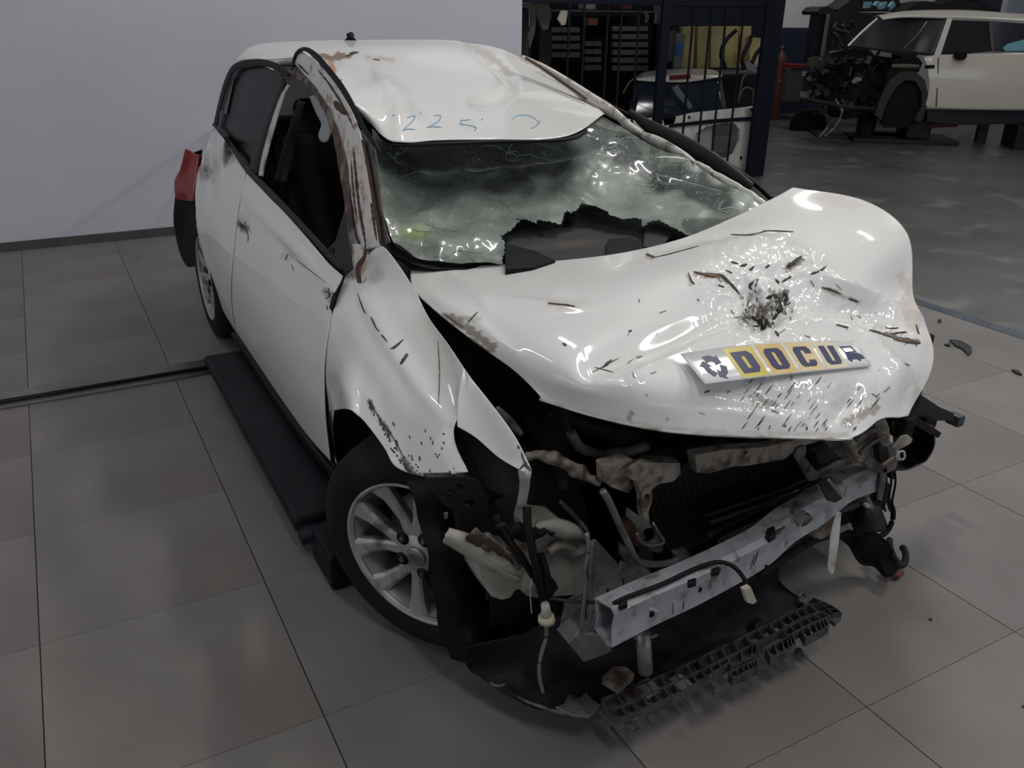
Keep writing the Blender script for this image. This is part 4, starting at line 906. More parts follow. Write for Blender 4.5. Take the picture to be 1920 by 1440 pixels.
# wiring loom
ptube('wiring_loom', [(988, 950, Y(1.3)), (990, 990, Y(1.28)), (1000, 1040, Y(1.26)), (1010, 1085, Y(1.25)), (1018, 1125, Y(1.25)), (1024, 1150, Y(1.25))], Y(1.3), .009, blk, car)
ptube('wiring_loom', [(930, 965, Y(1.33)), (945, 1000, Y(1.31)), (975, 1040, Y(1.29)), (1000, 1080, Y(1.28)), (1030, 1120, Y(1.27)), (1048, 1145, Y(1.27))], Y(1.3), .008, blk, car)
ptube('wiring_loom', [(1013, 1040, Y(1.27)), (1022, 1070, Y(1.26)), (1030, 1100, Y(1.25))], Y(1.3), .010, blk, car)
plate('loom_clip', [(1022, 1085), (1040, 1088), (1048, 1102), (1036, 1118), (1024, 1112)], Y(1.24), .02, blk, car)
ptube('bumper_cable', [(1032, 1122, Y(1.24)), (1080, 1128, Y(1.20)), (1130, 1130, Y(1.13)), (1160, 1132, Y(1.08))], Y(1.2), .004, grey_pl, car)
ptube('white_wire', [(997, 1086), (994, 1110), (996, 1140), (997, 1150)], Y(1.24), .0012, tank_m, car)
ptube('thin_wire', [(912, 1003), (935, 1020), (955, 1040), (970, 1060)], Y(1.29), .001, tank_m, car)
# hanging connector with plug
hc = ptube('hanging_connector', [(1022, 1132), (1024, 1146), (1024, 1158)], Y(1.22), [.009, .011, .010], tank_m, car, n=8, smooth=None)
ptube('rubber_cap', [(1024, 1155), (1025, 1164), (1024, 1170)], Y(1.22), [.017, .019, .008], mat('cream_grommet', (.42, .37, .27), .5), hc, n=16, smooth=None)
ptube('lead', [(1024, 1168), (1024, 1195), (1014, 1230), (1011, 1265), (1018, 1298)], Y(1.22), .0045, mat('dirty_lead', (.14, .12, .10), .6), hc)
# crash box and chassis plates, right side
plate('side_member', [(1103, 1018), (1118, 1012), (1160, 1058), (1172, 1110), (1165, 1135), (1150, 1140), (1140, 1150), (1092, 1190), (1100, 1100)], Y(1.27), .006, steel, car, holes=[circ(1140, 1108, 3, 4), circ(1110, 1150, 3, 4)])
strip('member_flange', [(1112, 1018, 7), (1108, 1060, 8), (1106, 1110, 8), (1104, 1180, 8)], Y(1.262), steel, car, bulge=.006)
plate('crash_box', [(1090, 1180), (1132, 1188), (1142, 1200), (1148, 1222), (1095, 1242), (1066, 1206)], Y(1.18), .05, steel, car)
plate('crash_box_side', [(1060, 1130), (1092, 1110), (1094, 1180), (1090, 1236), (1070, 1205), (1052, 1175)], Y(1.23), .006, dull, car)
ptube('pressed_edge', [(1100, 1000), (1103, 1030), (1095, 1075), (1098, 1100), (1092, 1180), (1112, 1188), (1132, 1192)], Y(1.17), .0045, steel, car, smooth=40)
ptube('brace_rod', [(1050, 940), (1075, 965), (1100, 995), (1104, 1020)], Y(1.33), .005, dull, car)
# bumper beam
bt = [(1151, 1152, .505), (1235, 1113, .505), (1320, 1077, .505), (1430, 1022, .50), (1490, 985, .50), (1550, 945, .50), (1600, 903, .505), (1655, 883, .51)]
top = [RZ(*q) for q in bt]; top = [Vector(p) for p in spl(np.array([tuple(p) for p in top]), 40)]
V, Fc = [], []
for k, p in enumerate(top):
    f = k/39; t_ = (top[min(39, k+1)]-top[max(0, k-1)]); t_.z = 0; t_.normalize(); n_ = Vector((t_.y, -t_.x, 0)); hgt = .078*(1-.30*f); b_ = -n_
    if n_.y > 0: n_ = -n_
    back = -n_
    dent = .012*math.exp(-((f-.62)/.1)**2)
    for d_, z_ in ((0, 0), (.004, -hgt*.42), (.004, -hgt*.58), (0, -hgt), (.012, -hgt-.004), (.05, -hgt*.9), (.046, -hgt*.5), (.055, 0), (.012, .006)): V.append(p+back*(d_+dent)+Vector((0, 0, z_)))
m_ = 9
for k in range(39):
    for i in range(m_): j = (i+1) % m_; Fc.append((k*m_+i, k*m_+j, (k+1)*m_+j, (k+1)*m_+i))
beam = fix(mesh('bumper_beam', V, Fc, beam_m, car, smooth=False, thick=.003, off=1))
for x, y, r_ in ((1217, 1150, 9), (1309, 1104, 7), (1240, 1172, 6), (1433, 1062, 6), (1382, 1080, 0)):
    if r_:
        c_ = hit(bvh(beam), x, y, .003)
        if c_ is None: continue
        dd = (CAM-c_).normalized(); 
        fnm = Vector((-.35, -.93, .05)).normalized(); sx_ = fnm.cross(Vector((0, 0, 1))).normalized(); ux = sx_.cross(fnm)
        Mx = Matrix(((sx_.x, ux.x, fnm.x, c_.x), (sx_.y, ux.y, fnm.y, c_.y), (sx_.z, ux.z, fnm.z, c_.z), (0, 0, 0, 1))); q = r_/1050
        V, Fc = lathe([(0, .0008), (q, .0008), (q*1.02, 0)], 20, Mx); mesh('beam_hole', V, Fc, blk, beam)
        if r_ == 9: V, Fc = lathe([(q, .001), (q*1.15, .004), (q*1.7, .003), (q*1.9, 0)], 24, Mx); mesh('tow_ring', V, Fc, beam_m, beam)
B_bm = bvh(beam)
ribbons('scratch_marks', B_bm, [([(1350, 1060), (1345, 1075)], 1.5), ([(1420, 1030), (1410, 1060)], 1.5), ([(1412, 1040), (1404, 1066)], 1.2), ([(1440, 1010), (1470, 990)], 9), ([(1260, 1130), (1259, 1150)], 1), ([(1280, 1125), (1278, 1140)], 1), ([(1500, 985), (1520, 968)], 8)], scr_m, beam, lift=.004)
ptube('beam_cable', [(1150, 1132, ('z', .515)), (1180, 1118, ('z', .52)), (1240, 1096, ('z', .52)), (1300, 1068, ('z', .52)), (1345, 1054, ('z', .52)), (1375, 1062, ('z', .51)), (1395, 1085, ('z', .49)), (1401, 1105, ('z', .47))], Y(1), .0048, blk, car)
plate('plug', [(1394, 1106), (1408, 1100), (1420, 1128), (1412, 1134), (1402, 1131)], Y(1.0), .012, mat('cream_plug', (.42, .39, .30), .5), car)
for x, y in ((1168, 1130), (1297, 1089), (1341, 1068)): plate('cable_clip', [(x-8, y-2), (x+8, y-7), (x+9, y+2), (x-7, y+6)], ('z', .525), .012, blk, car)
# torn sheet edge behind the beam
plate('torn_bracket', [(1158, 1075), (1172, 1090), (1172, 1122), (1205, 1100), (1225, 1104), (1180, 1060), (1165, 1052)], Y(1.2), .005, dull, car)
plate('torn_bracket', [(1160, 1015), (1200, 1050), (1235, 1092), (1215, 1104), (1190, 1085), (1175, 1060), (1162, 1040)], Y(1.26), .005, dull, car)
# tow post under the beam
tube('tow_post', [RY(1206, 1185, 1.12), RY(1208, 1225, 1.12), RY(1210, 1258, 1.12)], .0165, steel, car, n=12)
ptube('post_collar', [(1190, 1196), (1206, 1199), (1222, 1194), (1232, 1190)], Y(1.17), .004, steel, car)
# radiator, condenser, support
def quadbox(name, pix, y0, d, m, **k): return plate(name, pix, Y(y0), d, m, car, **k)
fin = mat('radiator_fins', (.005, .005, .006), .5, spec=.2, nz=.6, nscale=60)
rad = plate('radiator', [(1215, 905), (1300, 862), (1500, 845), (1640, 815), (1660, 850), (1600, 885), (1480, 945), (1345, 1010), (1262, 1040), (1225, 1000)], Y(1.40), .04, fin, car)
# fins
V, Fc = [], []
for k in range(34):
    f = k/33; x0, y0 = 1235+f*390, 1000-f*165; x1, y1 = 1300+f*330, 1022-f*150
    a = P(1225+f*400, 920-f*85, Y(1.392)); b_ = P(1262+f*345, 1030-f*160, Y(1.392)); v, q = tubeg([a, b_], .0018, 4); n = len(V); V += v; Fc += [tuple(i+n for i in z) for z in q]
mesh('radiator_fins', V, Fc, rad_m, rad)
for y_, c_, m2 in (([(1330, 1006), (1535, 899), (1560, 890), (1556, 897), (1340, 1012)], 0, dull), ([(1320, 965), (1500, 905), (1640, 850), (1642, 856), (1500, 912), (1322, 972)], 0, rad_m), ([(1330, 978), (1490, 922), (1494, 926), (1334, 985)], 0, grey_pl)):
    plate('radiator_bar', y_, Y(1.36), .02, m2, car)
plate('condenser_frame', [(1345, 1012), (1400, 985), (1500, 935), (1580, 890), (1600, 905), (1480, 985), (1420, 1025), (1352, 1052)], Y(1.33), .02, rad_m, car)
plate('radiator_bar', [(1535, 888), (1575, 868), (1640, 845), (1645, 852), (1580, 880), (1540, 899)], Y(1.34), .015, dull, car)
plate('radiator_tank', [(1530, 850), (1585, 832), (1610, 846), (1560, 872), (1535, 872)], Y(1.36), .03, grey_pl, car)
# upper support bar
sb = plate('support_bar', [(1303, 853), (1360, 843), (1440, 838), (1530, 815), (1570, 818), (1500, 838), (1470, 862), (1432, 868), (1400, 874), (1375, 875), (1330, 888), (1308, 887)], Y(1.27), .03, beige_m, car, bevel=.004)
plate('bar_hole', circ(1399, 849, 3, 3, 8), Y(1.268), .004, blk, car)
plate('support_plate', [(1172, 892), (1210, 868), (1275, 868), (1276, 890), (1262, 903), (1235, 908), (1222, 918), (1224, 935), (1216, 960), (1219, 980), (1211, 985), (1204, 960), (1203, 930), (1195, 905)], Y(1.26), .02, beige_m, car, bevel=.003, holes=[circ(1213, 932, 5, 6, 10)])
plate('support_shelf', [(1130, 872), (1180, 860), (1200, 868), (1196, 905), (1178, 926), (1150, 916), (1132, 905)], Y(1.29), .03, beige_m, car, bevel=.004)
plate('support_shelf_top', [(1175, 878), (1215, 862), (1272, 862), (1270, 878), (1215, 900)], Y(1.275), .02, dull, car)
strip('cross_member', [(985, 855, 12), (1020, 855, 20), (1060, 870, 22), (1100, 893, 18), (1125, 905, 10)], along('y', [1.36, 1.34, 1.33]), beige_m, car, bulge=.012, m=9, rough=6)
ptube('hose', [(1070, 810), (1090, 840), (1130, 850), (1180, 845), (1215, 835)], Y(1.42), .012, dull, car)
ptube('bay_rod', [(1150, 880), (1155, 862), (1175, 850)], Y(1.36), .005, dull, car)
ptube('hose', [(1200, 855), (1280, 838), (1380, 830)], Y(1.45), .02, blk, car)
strip('slam_panel', [(1030, 775, 20), (1150, 815, 30), (1300, 835, 30), (1450, 835, 24), (1580, 828, 16)], Y(1.52), engine_m, car, bulge=.01, rough=10)
# headlamp bracket with large hole
plate('lamp_bracket', [(1180, 955), (1205, 972), (1222, 985), (1236, 1003), (1245, 1018), (1244, 1032), (1236, 1037), (1222, 1034), (1216, 1024), (1200, 1018), (1194, 1000), (1192, 982), (1178, 972)], Y(1.24), .012, dull, car, holes=[circ(1218, 1005, 14, 15, 14)], bevel=.002)
ptube('bracket_edge', [(1224, 980), (1236, 1000), (1245, 1014), (1240, 1020), (1215, 1023), (1200, 1014), (1194, 1000)], Y(1.232), .003, steel, car)
ptube('rust_part', [(1170, 985), (1185, 995), (1195, 1010)], Y(1.36), .022, mat('orange_rust', (.10, .045, .02), .8), car)
ptube('coolant_pipe', [(1130, 920), (1142, 940), (1160, 980), (1175, 1012), (1188, 1040), (1200, 1054), (1225, 1058), (1250, 1056), (1270, 1050)], along('y', [1.2]) if 0 else Y(1.22), .0078, steel, car, n=10, smooth=50)
plate('pipe_block', [(1268, 1040), (1290, 1032), (1296, 1045), (1290, 1058), (1272, 1058)], Y(1.22), .02, dull, car)
plate('fan_motor', circ(1196, 1050, 30, 36, 18), Y(1.42), .05, engine_m, car, bevel=.006)
plate('fan_ring', circ(1186, 1034, 18, 20, 18), Y(1.40), .02, rad_m, car, holes=[circ(1186, 1034, 12, 14, 14)])

# straps at the left end
plate('strap', [(1489, 856), (1498, 840), (1512, 836), (1512, 850), (1509, 856), (1536, 890), (1537, 900), (1516, 903)], Y(1.26), .006, steel if 0 else dull, car, holes=[circ(1515, 881, 2, 2, 6)])
plate('strap', [(1537, 905), (1562, 896), (1580, 935), (1566, 943), (1554, 940)], Y(1.15), .01, grey_pl, car)
plate('strap', [(1548, 822), (1558, 824), (1602, 856), (1598, 860), (1575, 858), (1550, 834)], Y(1.24), .006, dull, car)
plate('strap_edge', [(1551, 900), (1556, 897), (1580, 925), (1575, 930)], Y(1.13), .004, steel, car)
# torn bracket on the beam
plate('torn_clamp', [(1487, 938), (1505, 918), (1530, 908), (1535, 915), (1515, 935), (1500, 950), (1498, 965), (1488, 960)], ('z', .535), .006, dull, car)
plate('clamp_eye', [(1488, 962), (1505, 955), (1522, 966), (1505, 972), (1498, 985), (1490, 975)], ('z', .53), .006, dull, car, holes=[circ(1512, 965, 4, 3, 10)])
plate('clip_black', [(1438, 990), (1452, 985), (1456, 1000), (1444, 1008), (1436, 1004)], ('z', .515), .015, blk, car)
# rusty torn piece and white hanging blade
plate('rusty_plate', [(1518, 990), (1540, 965), (1572, 950), (1570, 980), (1560, 1000), (1540, 1012), (1525, 1008), (1515, 1004)], Y(1.22), .01, rust_m, car)
strip('hanging_blade', [(1572, 960, 8), (1565, 1000, 16), (1561, 1035, 15), (1557, 1066, 12), (1560, 1075, 4)], Y(1.15), paint2, car, bulge=.006)
# crushed headlamp remains, left
hl = plate('crushed_lamp', [(1600, 838), (1618, 800), (1640, 784), (1662, 782), (1670, 800), (1672, 840), (1650, 870), (1632, 880), (1608, 866)], Y(1.20), .05, mat('clouded_lens', (.26, .24, .20), .3, dirt=(.10, .07, .05), dscale=16, damt=.7), car, bevel=.008)
for pts in ([(1605, 825), (1630, 808), (1650, 805)], [(1612, 850), (1635, 830), (1660, 818)], [(1640, 790), (1650, 830), (1645, 862)]): ptube('lamp_rib', pts, Y(1.18), .007, dull, hl)
plate('lamp_shell', [(1622, 870), (1650, 840), (1676, 830), (1690, 850), (1680, 880), (1660, 890), (1635, 884)], Y(1.19), .03, dull, hl, bevel=.004)
plate('lamp_socket', [(1648, 842), (1652, 838), (1665, 838), (1668, 860), (1652, 870)], Y(1.165), .02, engine_m, hl)
plate('white_shard', [(1674, 838), (1692, 818), (1704, 816), (1712, 824), (1708, 832), (1690, 842), (1680, 845)], Y(1.16), .006, tank_m, hl)
ptube('spring_clip', [(1683, 844), (1682, 858), (1688, 862), (1684, 850), (1694, 846), (1696, 858), (1690, 862)], Y(1.15), .0028, paint2, hl)
ptube('lamp_lead', [(1655, 872), (1668, 862), (1682, 856)], Y(1.16), .004, mat('pinkish_lead', (.2, .14, .12), .6), hl)
for dx in (0, 9, 17): ptube('wire', [(1660+dx, 880), (1662+dx, 905), (1656+dx, 940), (1660+dx, 958)], Y(1.2), .0028, blk, car)
plate('link_rod', [(1656, 870), (1664, 872), (1662, 905), (1654, 940), (1645, 938), (1650, 900)], Y(1.19), .006, dull, car)
plate('ballast_box', [(1655, 912), (1668, 906), (1672, 916), (1670, 938), (1658, 948), (1650, 944)], Y(1.2), .03, blk_dirty, car, bevel=.003)
plate('relay', [(1668, 884), (1682, 886), (1680, 900), (1670, 898)], Y(1.2), .02, blk, car, bevel=.003)
# round black shell at the left (inner arch)
dish = [[P(1672, 790, Y(1.42)), P(1712, 790, Y(1.47)), P(1752, 800, Y(1.42))], [P(1676, 830, Y(1.46)), P(1715, 835, Y(1.53)), P(1752, 835, Y(1.44))], [P(1674, 868, Y(1.43)), P(1706, 874, Y(1.49)), P(1738, 862, Y(1.44))], [P(1678, 882, Y(1.36)), P(1702, 880, Y(1.38)), P(1726, 870, Y(1.38))]]
patch('arch_shell', dish, 24, 24, mat('navy_black_shell', (.010, .012, .018), .42), car, thick=.004)
plate('shell_strut', [(1700, 788), (1722, 782), (1766, 812), (1760, 822), (1745, 815), (1716, 797)], Y(1.33), .012, engine_m, car)
plate('wing_arm', [(1715, 742), (1728, 740), (1764, 764), (1792, 776), (1788, 782), (1790, 790), (1752, 790), (1736, 783), (1724, 785), (1712, 772)], Y(1.52), .05, grey_pl, car, bevel=.006)
box('arm_end', (P(1801, 790, Y(1.52)))+Vector((0, .02, 0)), (.035, .05, .04), mat('blue_grey_end', (.045, .055, .07), .4), car, bevel=.005)
tube('arm_mount', [(2.16, 1.64, .56), tuple(P(1730, 768, Y(1.55)))], .018, blk, car)
tube('shell_mount', [(2.16, 1.5, .46), tuple(P(1690, 835, Y(1.52)))], .016, blk, car)
plate('arm_lower', [(1738, 785), (1758, 788), (1755, 800), (1744, 808), (1735, 800)], Y(1.5), .03, blk, car)
# hanging fog lamp housing
fg = patch('fog_lamp_housing', [[P(1610, 952, Y(1.32)), P(1630, 946, Y(1.30)), P(1648, 950, Y(1.33))], [P(1594, 968, Y(1.33)), P(1628, 965, Y(1.28)), P(1658, 972, Y(1.33))], [P(1598, 985, Y(1.33)), P(1630, 985, Y(1.28)), P(1664, 990, Y(1.33))], [P(1604, 1000, Y(1.33)), P(1632, 996, Y(1.30)), P(1664, 998, Y(1.33))]], 20, 20, blk_dirty, car, thick=.006)
ptube('housing_neck', [(1612, 925), (1622, 940), (1628, 952)], Y(1.3), [.025, .022, .016], dull, car, smooth=8)
plate('bulb', circ(1628, 949, 6, 4, 10), Y(1.27), .01, tank_m, car)
ptube('corrugated_hose', [(1668, 938), (1675, 962), (1670, 985), (1660, 1000), (1648, 1006)], Y(1.32), .0075, blk, car, smooth=20)
# torn arch liner end lying on the floor with a red reflector
ld = [[P(1572, 1002, ('z', .17)), P(1610, 996, ('z', .19)), P(1645, 1002, ('z', .19)), P(1666, 1012, ('z', .17))],
      [P(1590, 1025, ('z', .12)), P(1620, 1022, ('z', .15)), P(1650, 1022, ('z', .15)), P(1672, 1028, ('z', .12))],
      [P(1606, 1048, ('z', .06)), P(1632, 1046, ('z', .09)), P(1658, 1048, ('z', .09)), P(1682, 1052, ('z', .06))],
      [P(1640, 1066, ('z', .03)), P(1656, 1076, ('z', .035)), P(1668, 1080, ('z', .035)), P(1690, 1066, ('z', .03))]]
patch('torn_liner', ld, 26, 26, blk, car, thick=.004, disp=lambda x, y, p: Vector((0, 0, .006*math.sin(x/7))))
plate('torn_liner_flap', [(1566, 1004), (1590, 992), (1606, 998), (1600, 1012), (1584, 1012)], ('z', .18), .006, blk, car)
ptube('liner_hook', [(1668, 1012), (1670, 1030), (1680, 1052), (1692, 1060), (1698, 1048), (1697, 1034), (1692, 1026)], ('z', .09), .010, blk_dirty, car, smooth=30)
plate('red_reflector', [(1676, 1066), (1690, 1064), (1696, 1072), (1686, 1080), (1676, 1078)], ('z', .02), .012, mat('dull_red', (.16, .03, .025), .5), car)
ptube('lower_hose', [(1454, 1055), (1450, 1085), (1440, 1110), (1425, 1122)], Y(1.35), .014, blk, car)
ptube('lower_rail', [(1420, 1080, Y(1.3)), (1480, 1040, Y(1.3)), (1530, 1010, Y(1.28)), (1570, 1000, Y(1.26))], Y(1.3), .012, engine_m, car)

# ------------------------------------------------------------------ undertray with waffle edge (hangs from the car front)
tray_z = .12
ut = patch('undertray', [[RZ(872, 1216, .20), RZ(960, 1190, .22), RZ(1150, 1120, .24), RZ(1300, 1075, .24), RZ(1440, 1040, .22)],
  [RZ(880, 1255, .13), RZ(970, 1250, .14), RZ(1160, 1200, .16), RZ(1320, 1145, .17), RZ(1465, 1095, .16)],
  [RZ(940, 1298, .105), RZ(1010, 1300, .11), RZ(1150, 1265, .12), RZ(1350, 1190, .125), RZ(1500, 1128, .125)],
  [RZ(1010, 1328, .10), RZ(1060, 1334, .10), RZ(1135, 1322, .105), RZ(1340, 1228, .11), RZ(1510, 1142, .115)]], 60, 40, blk, car, thick=.004, disp=lambda x, y, p: Vector((0, 0, .004*math.sin(x/23)+.006*noise.noise(Vector((x/30, y/30, 0))))))
plate('tray_hole', [(1404, 1163), (1420, 1155), (1432, 1164), (1416, 1171)], ('z', .138), .004, blk, car)
ptube('tray_edge', [(868, 1236), (900, 1262), (930, 1285), (980, 1312), (1030, 1330), (1060, 1338)], ('z', .10), .0045, dull, car)
ptube('tray_ring', [(x, y) for x, y in circ(934, 1277, 15, 9, 13)]+[(949, 1277)], ('z', .115), .003, mat('brass_ring', (.12, .10, .06), .6), car)
plate('tray_corner', [(1040, 1325), (1058, 1318), (1070, 1290), (1060, 1265), (1074, 1266), (1110, 1310), (1128, 1322), (1104, 1343), (1072, 1340)], ('z', .11), .008, dull, car)
plate('tray_rust', [(1128, 1270), (1150, 1248), (1175, 1250), (1190, 1262), (1160, 1290)], ('z', .16), .02, rust_m, car)
for q in ([(1150, 1290), (1180, 1275), (1210, 1300), (1180, 1320)], [(1188, 1285), (1215, 1268), (1240, 1292), (1214, 1310)], [(1252, 1272), (1275, 1262), (1300, 1282), (1278, 1294)]): plate('tray_tongue', q, ('z', .125), .008, dull, car)
# waffle strip: rows of ribs
wf = []
def wcell(path0, path1, n, z, th=.0026, hh=.028):
    """open cells between two pixel paths"""
    a = [RZ(x, y, z) for x, y in spl(path0, n+1)]; b_ = [RZ(x, y, z) for x, y in spl(path1, n+1)]; out = []
    for k in range(n+1):
        d_ = (b_[k]-a[k]); L_ = d_.length; c_ = (a[k]+b_[k])/2; ang = math.atan2(d_.y, d_.x); out.append(boxg(c_, (L_, th, hh), Matrix.Rotation(ang, 3, 'Z')))
    for S in (a, b_):
        for k in range(n):
            d_ = S[k+1]-S[k]; ang = math.atan2(d_.y, d_.x); out.append(boxg((S[k]+S[k+1])/2, (d_.length+th, th, hh), Matrix.Rotation(ang, 3, 'Z')))
    return out
wm = mat('grey_waffle_plastic', (.06, .06, .064), .5, dirt=(.015, .014, .013), dscale=20, damt=.5)
def waffle(p0, p1, n, z, **k):
    V, Fc = join(wcell(p0, p1, n, z, **k)); return mesh('waffle_row', V, Fc, wm, ut, smooth=False)
waffle([(1128, 1318), (1250, 1270), (1350, 1222), (1450, 1172), (1516, 1140)], [(1142, 1340), (1262, 1288), (1362, 1240), (1464, 1188), (1532, 1154)], 18, .115)
waffle([(1142, 1340), (1262, 1288), (1362, 1240)], [(1156, 1358), (1274, 1306), (1366, 1250)], 12, .112)
waffle([(1362, 1240), (1410, 1216), (1418, 1212)], [(1372, 1258), (1408, 1240), (1419, 1234)], 4, .112)
waffle([(1366, 1268), (1400, 1252), (1418, 1244)], [(1374, 1278), (1404, 1264), (1420, 1256)], 6, .108)
waffle([(1436, 1224), (1470, 1205), (1484, 1198)], [(1444, 1240), (1474, 1226), (1490, 1214)], 5, .108)
waffle([(1464, 1188), (1500, 1166), (1540, 1154)], [(1476, 1200), (1512, 1180), (1556, 1162)], 5, .112)
waffle([(1500, 1186), (1530, 1172), (1546, 1166)], [(1510, 1204), (1536, 1190), (1552, 1180)], 5, .108)
waffle([(1510, 1140), (1540, 1142), (1560, 1158)], [(1524, 1128), (1556, 1142), (1576, 1156)], 4, .112)
plate('waffle_end', [(1555, 1160), (1568, 1150), (1578, 1156), (1566, 1170)], ('z', .112), .012, wm, ut)
for q in ([(1120, 1330), (1145, 1326), (1172, 1360), (1160, 1368), (1140, 1352)], [(1176, 1340), (1190, 1336), (1200, 1344), (1186, 1352)], [(1180, 1362), (1198, 1352), (1200, 1362), (1186, 1368)], [(1336, 1292), (1350, 1284), (1358, 1290), (1338, 1300)]): plate('waffle_tab', q, ('z', .11), .01, wm, ut)
ptube('tray_clip', [(1496, 1118), (1504, 1112), (1512, 1120), (1506, 1128), (1498, 1124), (1512, 1132)], ('z', .14), .004, dull, car)

# ================================================================== background
# partition frame of dark blue posts at the end of the white wall
PY = 6.84
fr_ = thing('cage_partition', 'dark blue steel cage partition standing between the white wall and the stripped car', 'partition')
navy2 = mat('navy_steel', (.0045, .007, .017), .6, spec=.25, nz=.3)
def post(x0, x1, z0=0, z1=2.6, y=PY, name='post', d=.05): box(name, ((x0+x1)/2, y, (z0+z1)/2), (abs(x1-x0), d, z1-z0), navy2, fr_, bevel=.003)
def X_(px, py=120, y=PY): return at(px, py, 'y', y).x
post(X_(1424), X_(1455)); post(X_(1238, 60), X_(1253, 60)); post(3.78, 3.79)
for px in (1064, 1092, 1135, 1160, 1192, 1292, 1324, 1352, 1384): x = X_(px); post(x-.009, x+.009, name='bar', d=.018)
box('top_panel', ((X_(1256, 20)+X_(1440, 20))/2, PY+.02, 2.05), (X_(1440, 20)-X_(1256, 20), .03, 2.05-1.08), navy2, fr_, bevel=.003)
box('top_beam', (5.3, PY+.02, 1.70+.45), (3.1, .05, .9), navy2, fr_, bevel=.003)
box('bottom_rail', (5.3, PY+.02, .03), (3.0, .04, .05), navy2, fr_, bevel=.003)
z1 = at(1300, 48, 'y', PY).z
# top panel bottom edge at pixel row 48
tp_ = [c for c in fr_.children if c.name.startswith('top_panel')][0]
V, Fc = boxg(((X_(1256, 20)+X_(1440, 20))/2, PY+.02, (z1+2.6)/2), (X_(1440, 20)-X_(1256, 20), .03, 2.6-z1)); tp_.data.clear_geometry(); tp_.data.from_pydata([tuple(v) for v in V], [], Fc)
tb = [c for c in fr_.children if c.name.startswith('top_beam')][0]
zb = at(1120, 8, 'y', PY).z
V, Fc = boxg((5.25, PY+.02, (zb+2.6)/2), (2.94, .05, 2.6-zb)); tb.data.clear_geometry(); tb.data.from_pydata([tuple(v) for v in V], [], Fc)
# shelving with bins behind
SY = 8.6
def bgbox(name, px0, py0, px1, py1, y, depth, m, parent=None, bevel=.004):
    a = at(px0, py0, 'y', y); b_ = at(px1, py1, 'y', y)
    return box(name, ((a.x+b_.x)/2, y+depth/2, (a.z+b_.z)/2), (abs(b_.x-a.x), depth, abs(a.z-b_.z)), m, parent, bevel=bevel)
bin_m = mat('grey_bin', (.16, .175, .18), .5, nz=.2); bin_d = mat('bin_shadow', (.05, .055, .058), .6)
def cabinet(px0, px1, py0, py1, n, lab, split):
    t = thing('bin_cabinet', lab, 'cabinet')
    bgbox('shell', px0-3, py0-4, px1+3, py1+4, SY+.02, .35, blk, t)
    for k in range(n):
        y0 = py0+(py1-py0)*k/n; y1 = py0+(py1-py0)*(k+1)/n
        for s0, s1 in split:
            bgbox('drawer', px0+(px1-px0)*s0+.6, y0+1.2, px0+(px1-px0)*s1-.6, y1-(y1-y0)*.28, SY-.02, .2, bin_m, t, bevel=.006)
    return t
cabinet(1036, 1088, 50, 112, 4, 'grey drawer cabinet behind the bars nearest the white wall', ((0, .34), (.34, 1)))
cabinet(1097, 1128, 76, 136, 4, 'narrow grey drawer cabinet between two blue posts in the cage', ((0, .5), (.5, 1)))
cabinet(1149, 1216, 48, 137, 6, 'tall grey drawer cabinet in the middle of the cage', ((0, .15), (.15, .7), (.7, 1)))
sh = thing('storage_shelf', 'dark steel shelf along the back of the cage, small parts on it', 'shelf')
bgbox('shelf_board', 1034, 18, 1232, 24, SY-.05, .4, mat('pale_shelf', (.14, .15, .15), .6), sh)
bgbox('back_panel', 1000, -6, 1236, 230, SY+.45, .03, mat('cage_dark', (.006, .007, .010), .8), sh)
def bgthing(name, px0, py0, px1, py1, y, d, m, lab, cat, bevel=.01, fl=False):
    if fl:
        z0 = at(px0, py0, 'y', y).z; xa, xb = at(px0, py1, 'y', y).x, at(px1, py1, 'y', y).x; o = box(name, ((xa+xb)/2, y+d/2, z0/2), (xb-xa, d, z0), m, None, bevel=bevel); tag(o, lab, cat); return o
    o = bgbox(name, px0, py0, px1, py1, y, d, m, None, bevel); tag(o, lab, cat); return o
bgthing('carton', 1098, 4, 1117, 18, SY-.04, .15, mat('pale_box', (.40, .38, .36), .6), 'small white box on the top shelf in the cage', 'box')
bgthing('red_box', 1163, 6, 1184, 18, SY-.04, .15, mat('red_box', (.16, .03, .03), .6), 'small dark red box on the top shelf in the cage', 'box')
bgthing('orange_can', 1104, 34, 1121, 48, SY-.06, .12, mat('orange_can', (.32, .10, .06), .5), 'small orange-red can between the two drawer cabinets', 'can')
# light cloth or bracket hanging
o = plate('hanging_bracket', [(1053, 20), (1066, 20), (1061, 46), (1054, 48), (1046, 36)], ('y', 6.86), .02, mat('cream_bracket', (.36, .33, .28), .6)); tag(o, 'cream bracket hanging on the bars beside the white wall', 'bracket')
# pale curved body parts at the far left of the cage
o = plate('body_trim', [(980, 6), (1030, 6), (1034, 30), (1028, 55), (1018, 56), (1008, 30), (1004, 18), (1006, 40), (1002, 66), (994, 90), (990, 70), (996, 48), (996, 22), (988, 14), (980, 14)], ('y', 7.3), .03, mat('pale_trim', (.22, .21, .20), .5)); tag(o, 'pale curved body panel leaning in the cage beside the white wall', 'car panel')
bgthing('leaning_board', 980, 14, 992, 78, 7.5, .03, mat('dim_grey_panel', (.085, .082, .075), .7), 'grey flat panel leaning at the left end of the cage', 'board', fl=True)
bgthing('brown_board', 1012, 56, 1029, 120, 8.0, .03, mat('olive_board', (.045, .043, .032), .7), 'dark olive board behind the pale curved panel in the cage', 'board', fl=True)
bgthing('blue_strip', 1029, 60, 1034, 115, 8.2, .02, mat('blue_strip', (.015, .05, .09), .6), 'thin blue strip beside the olive board in the cage', 'strip', fl=True)
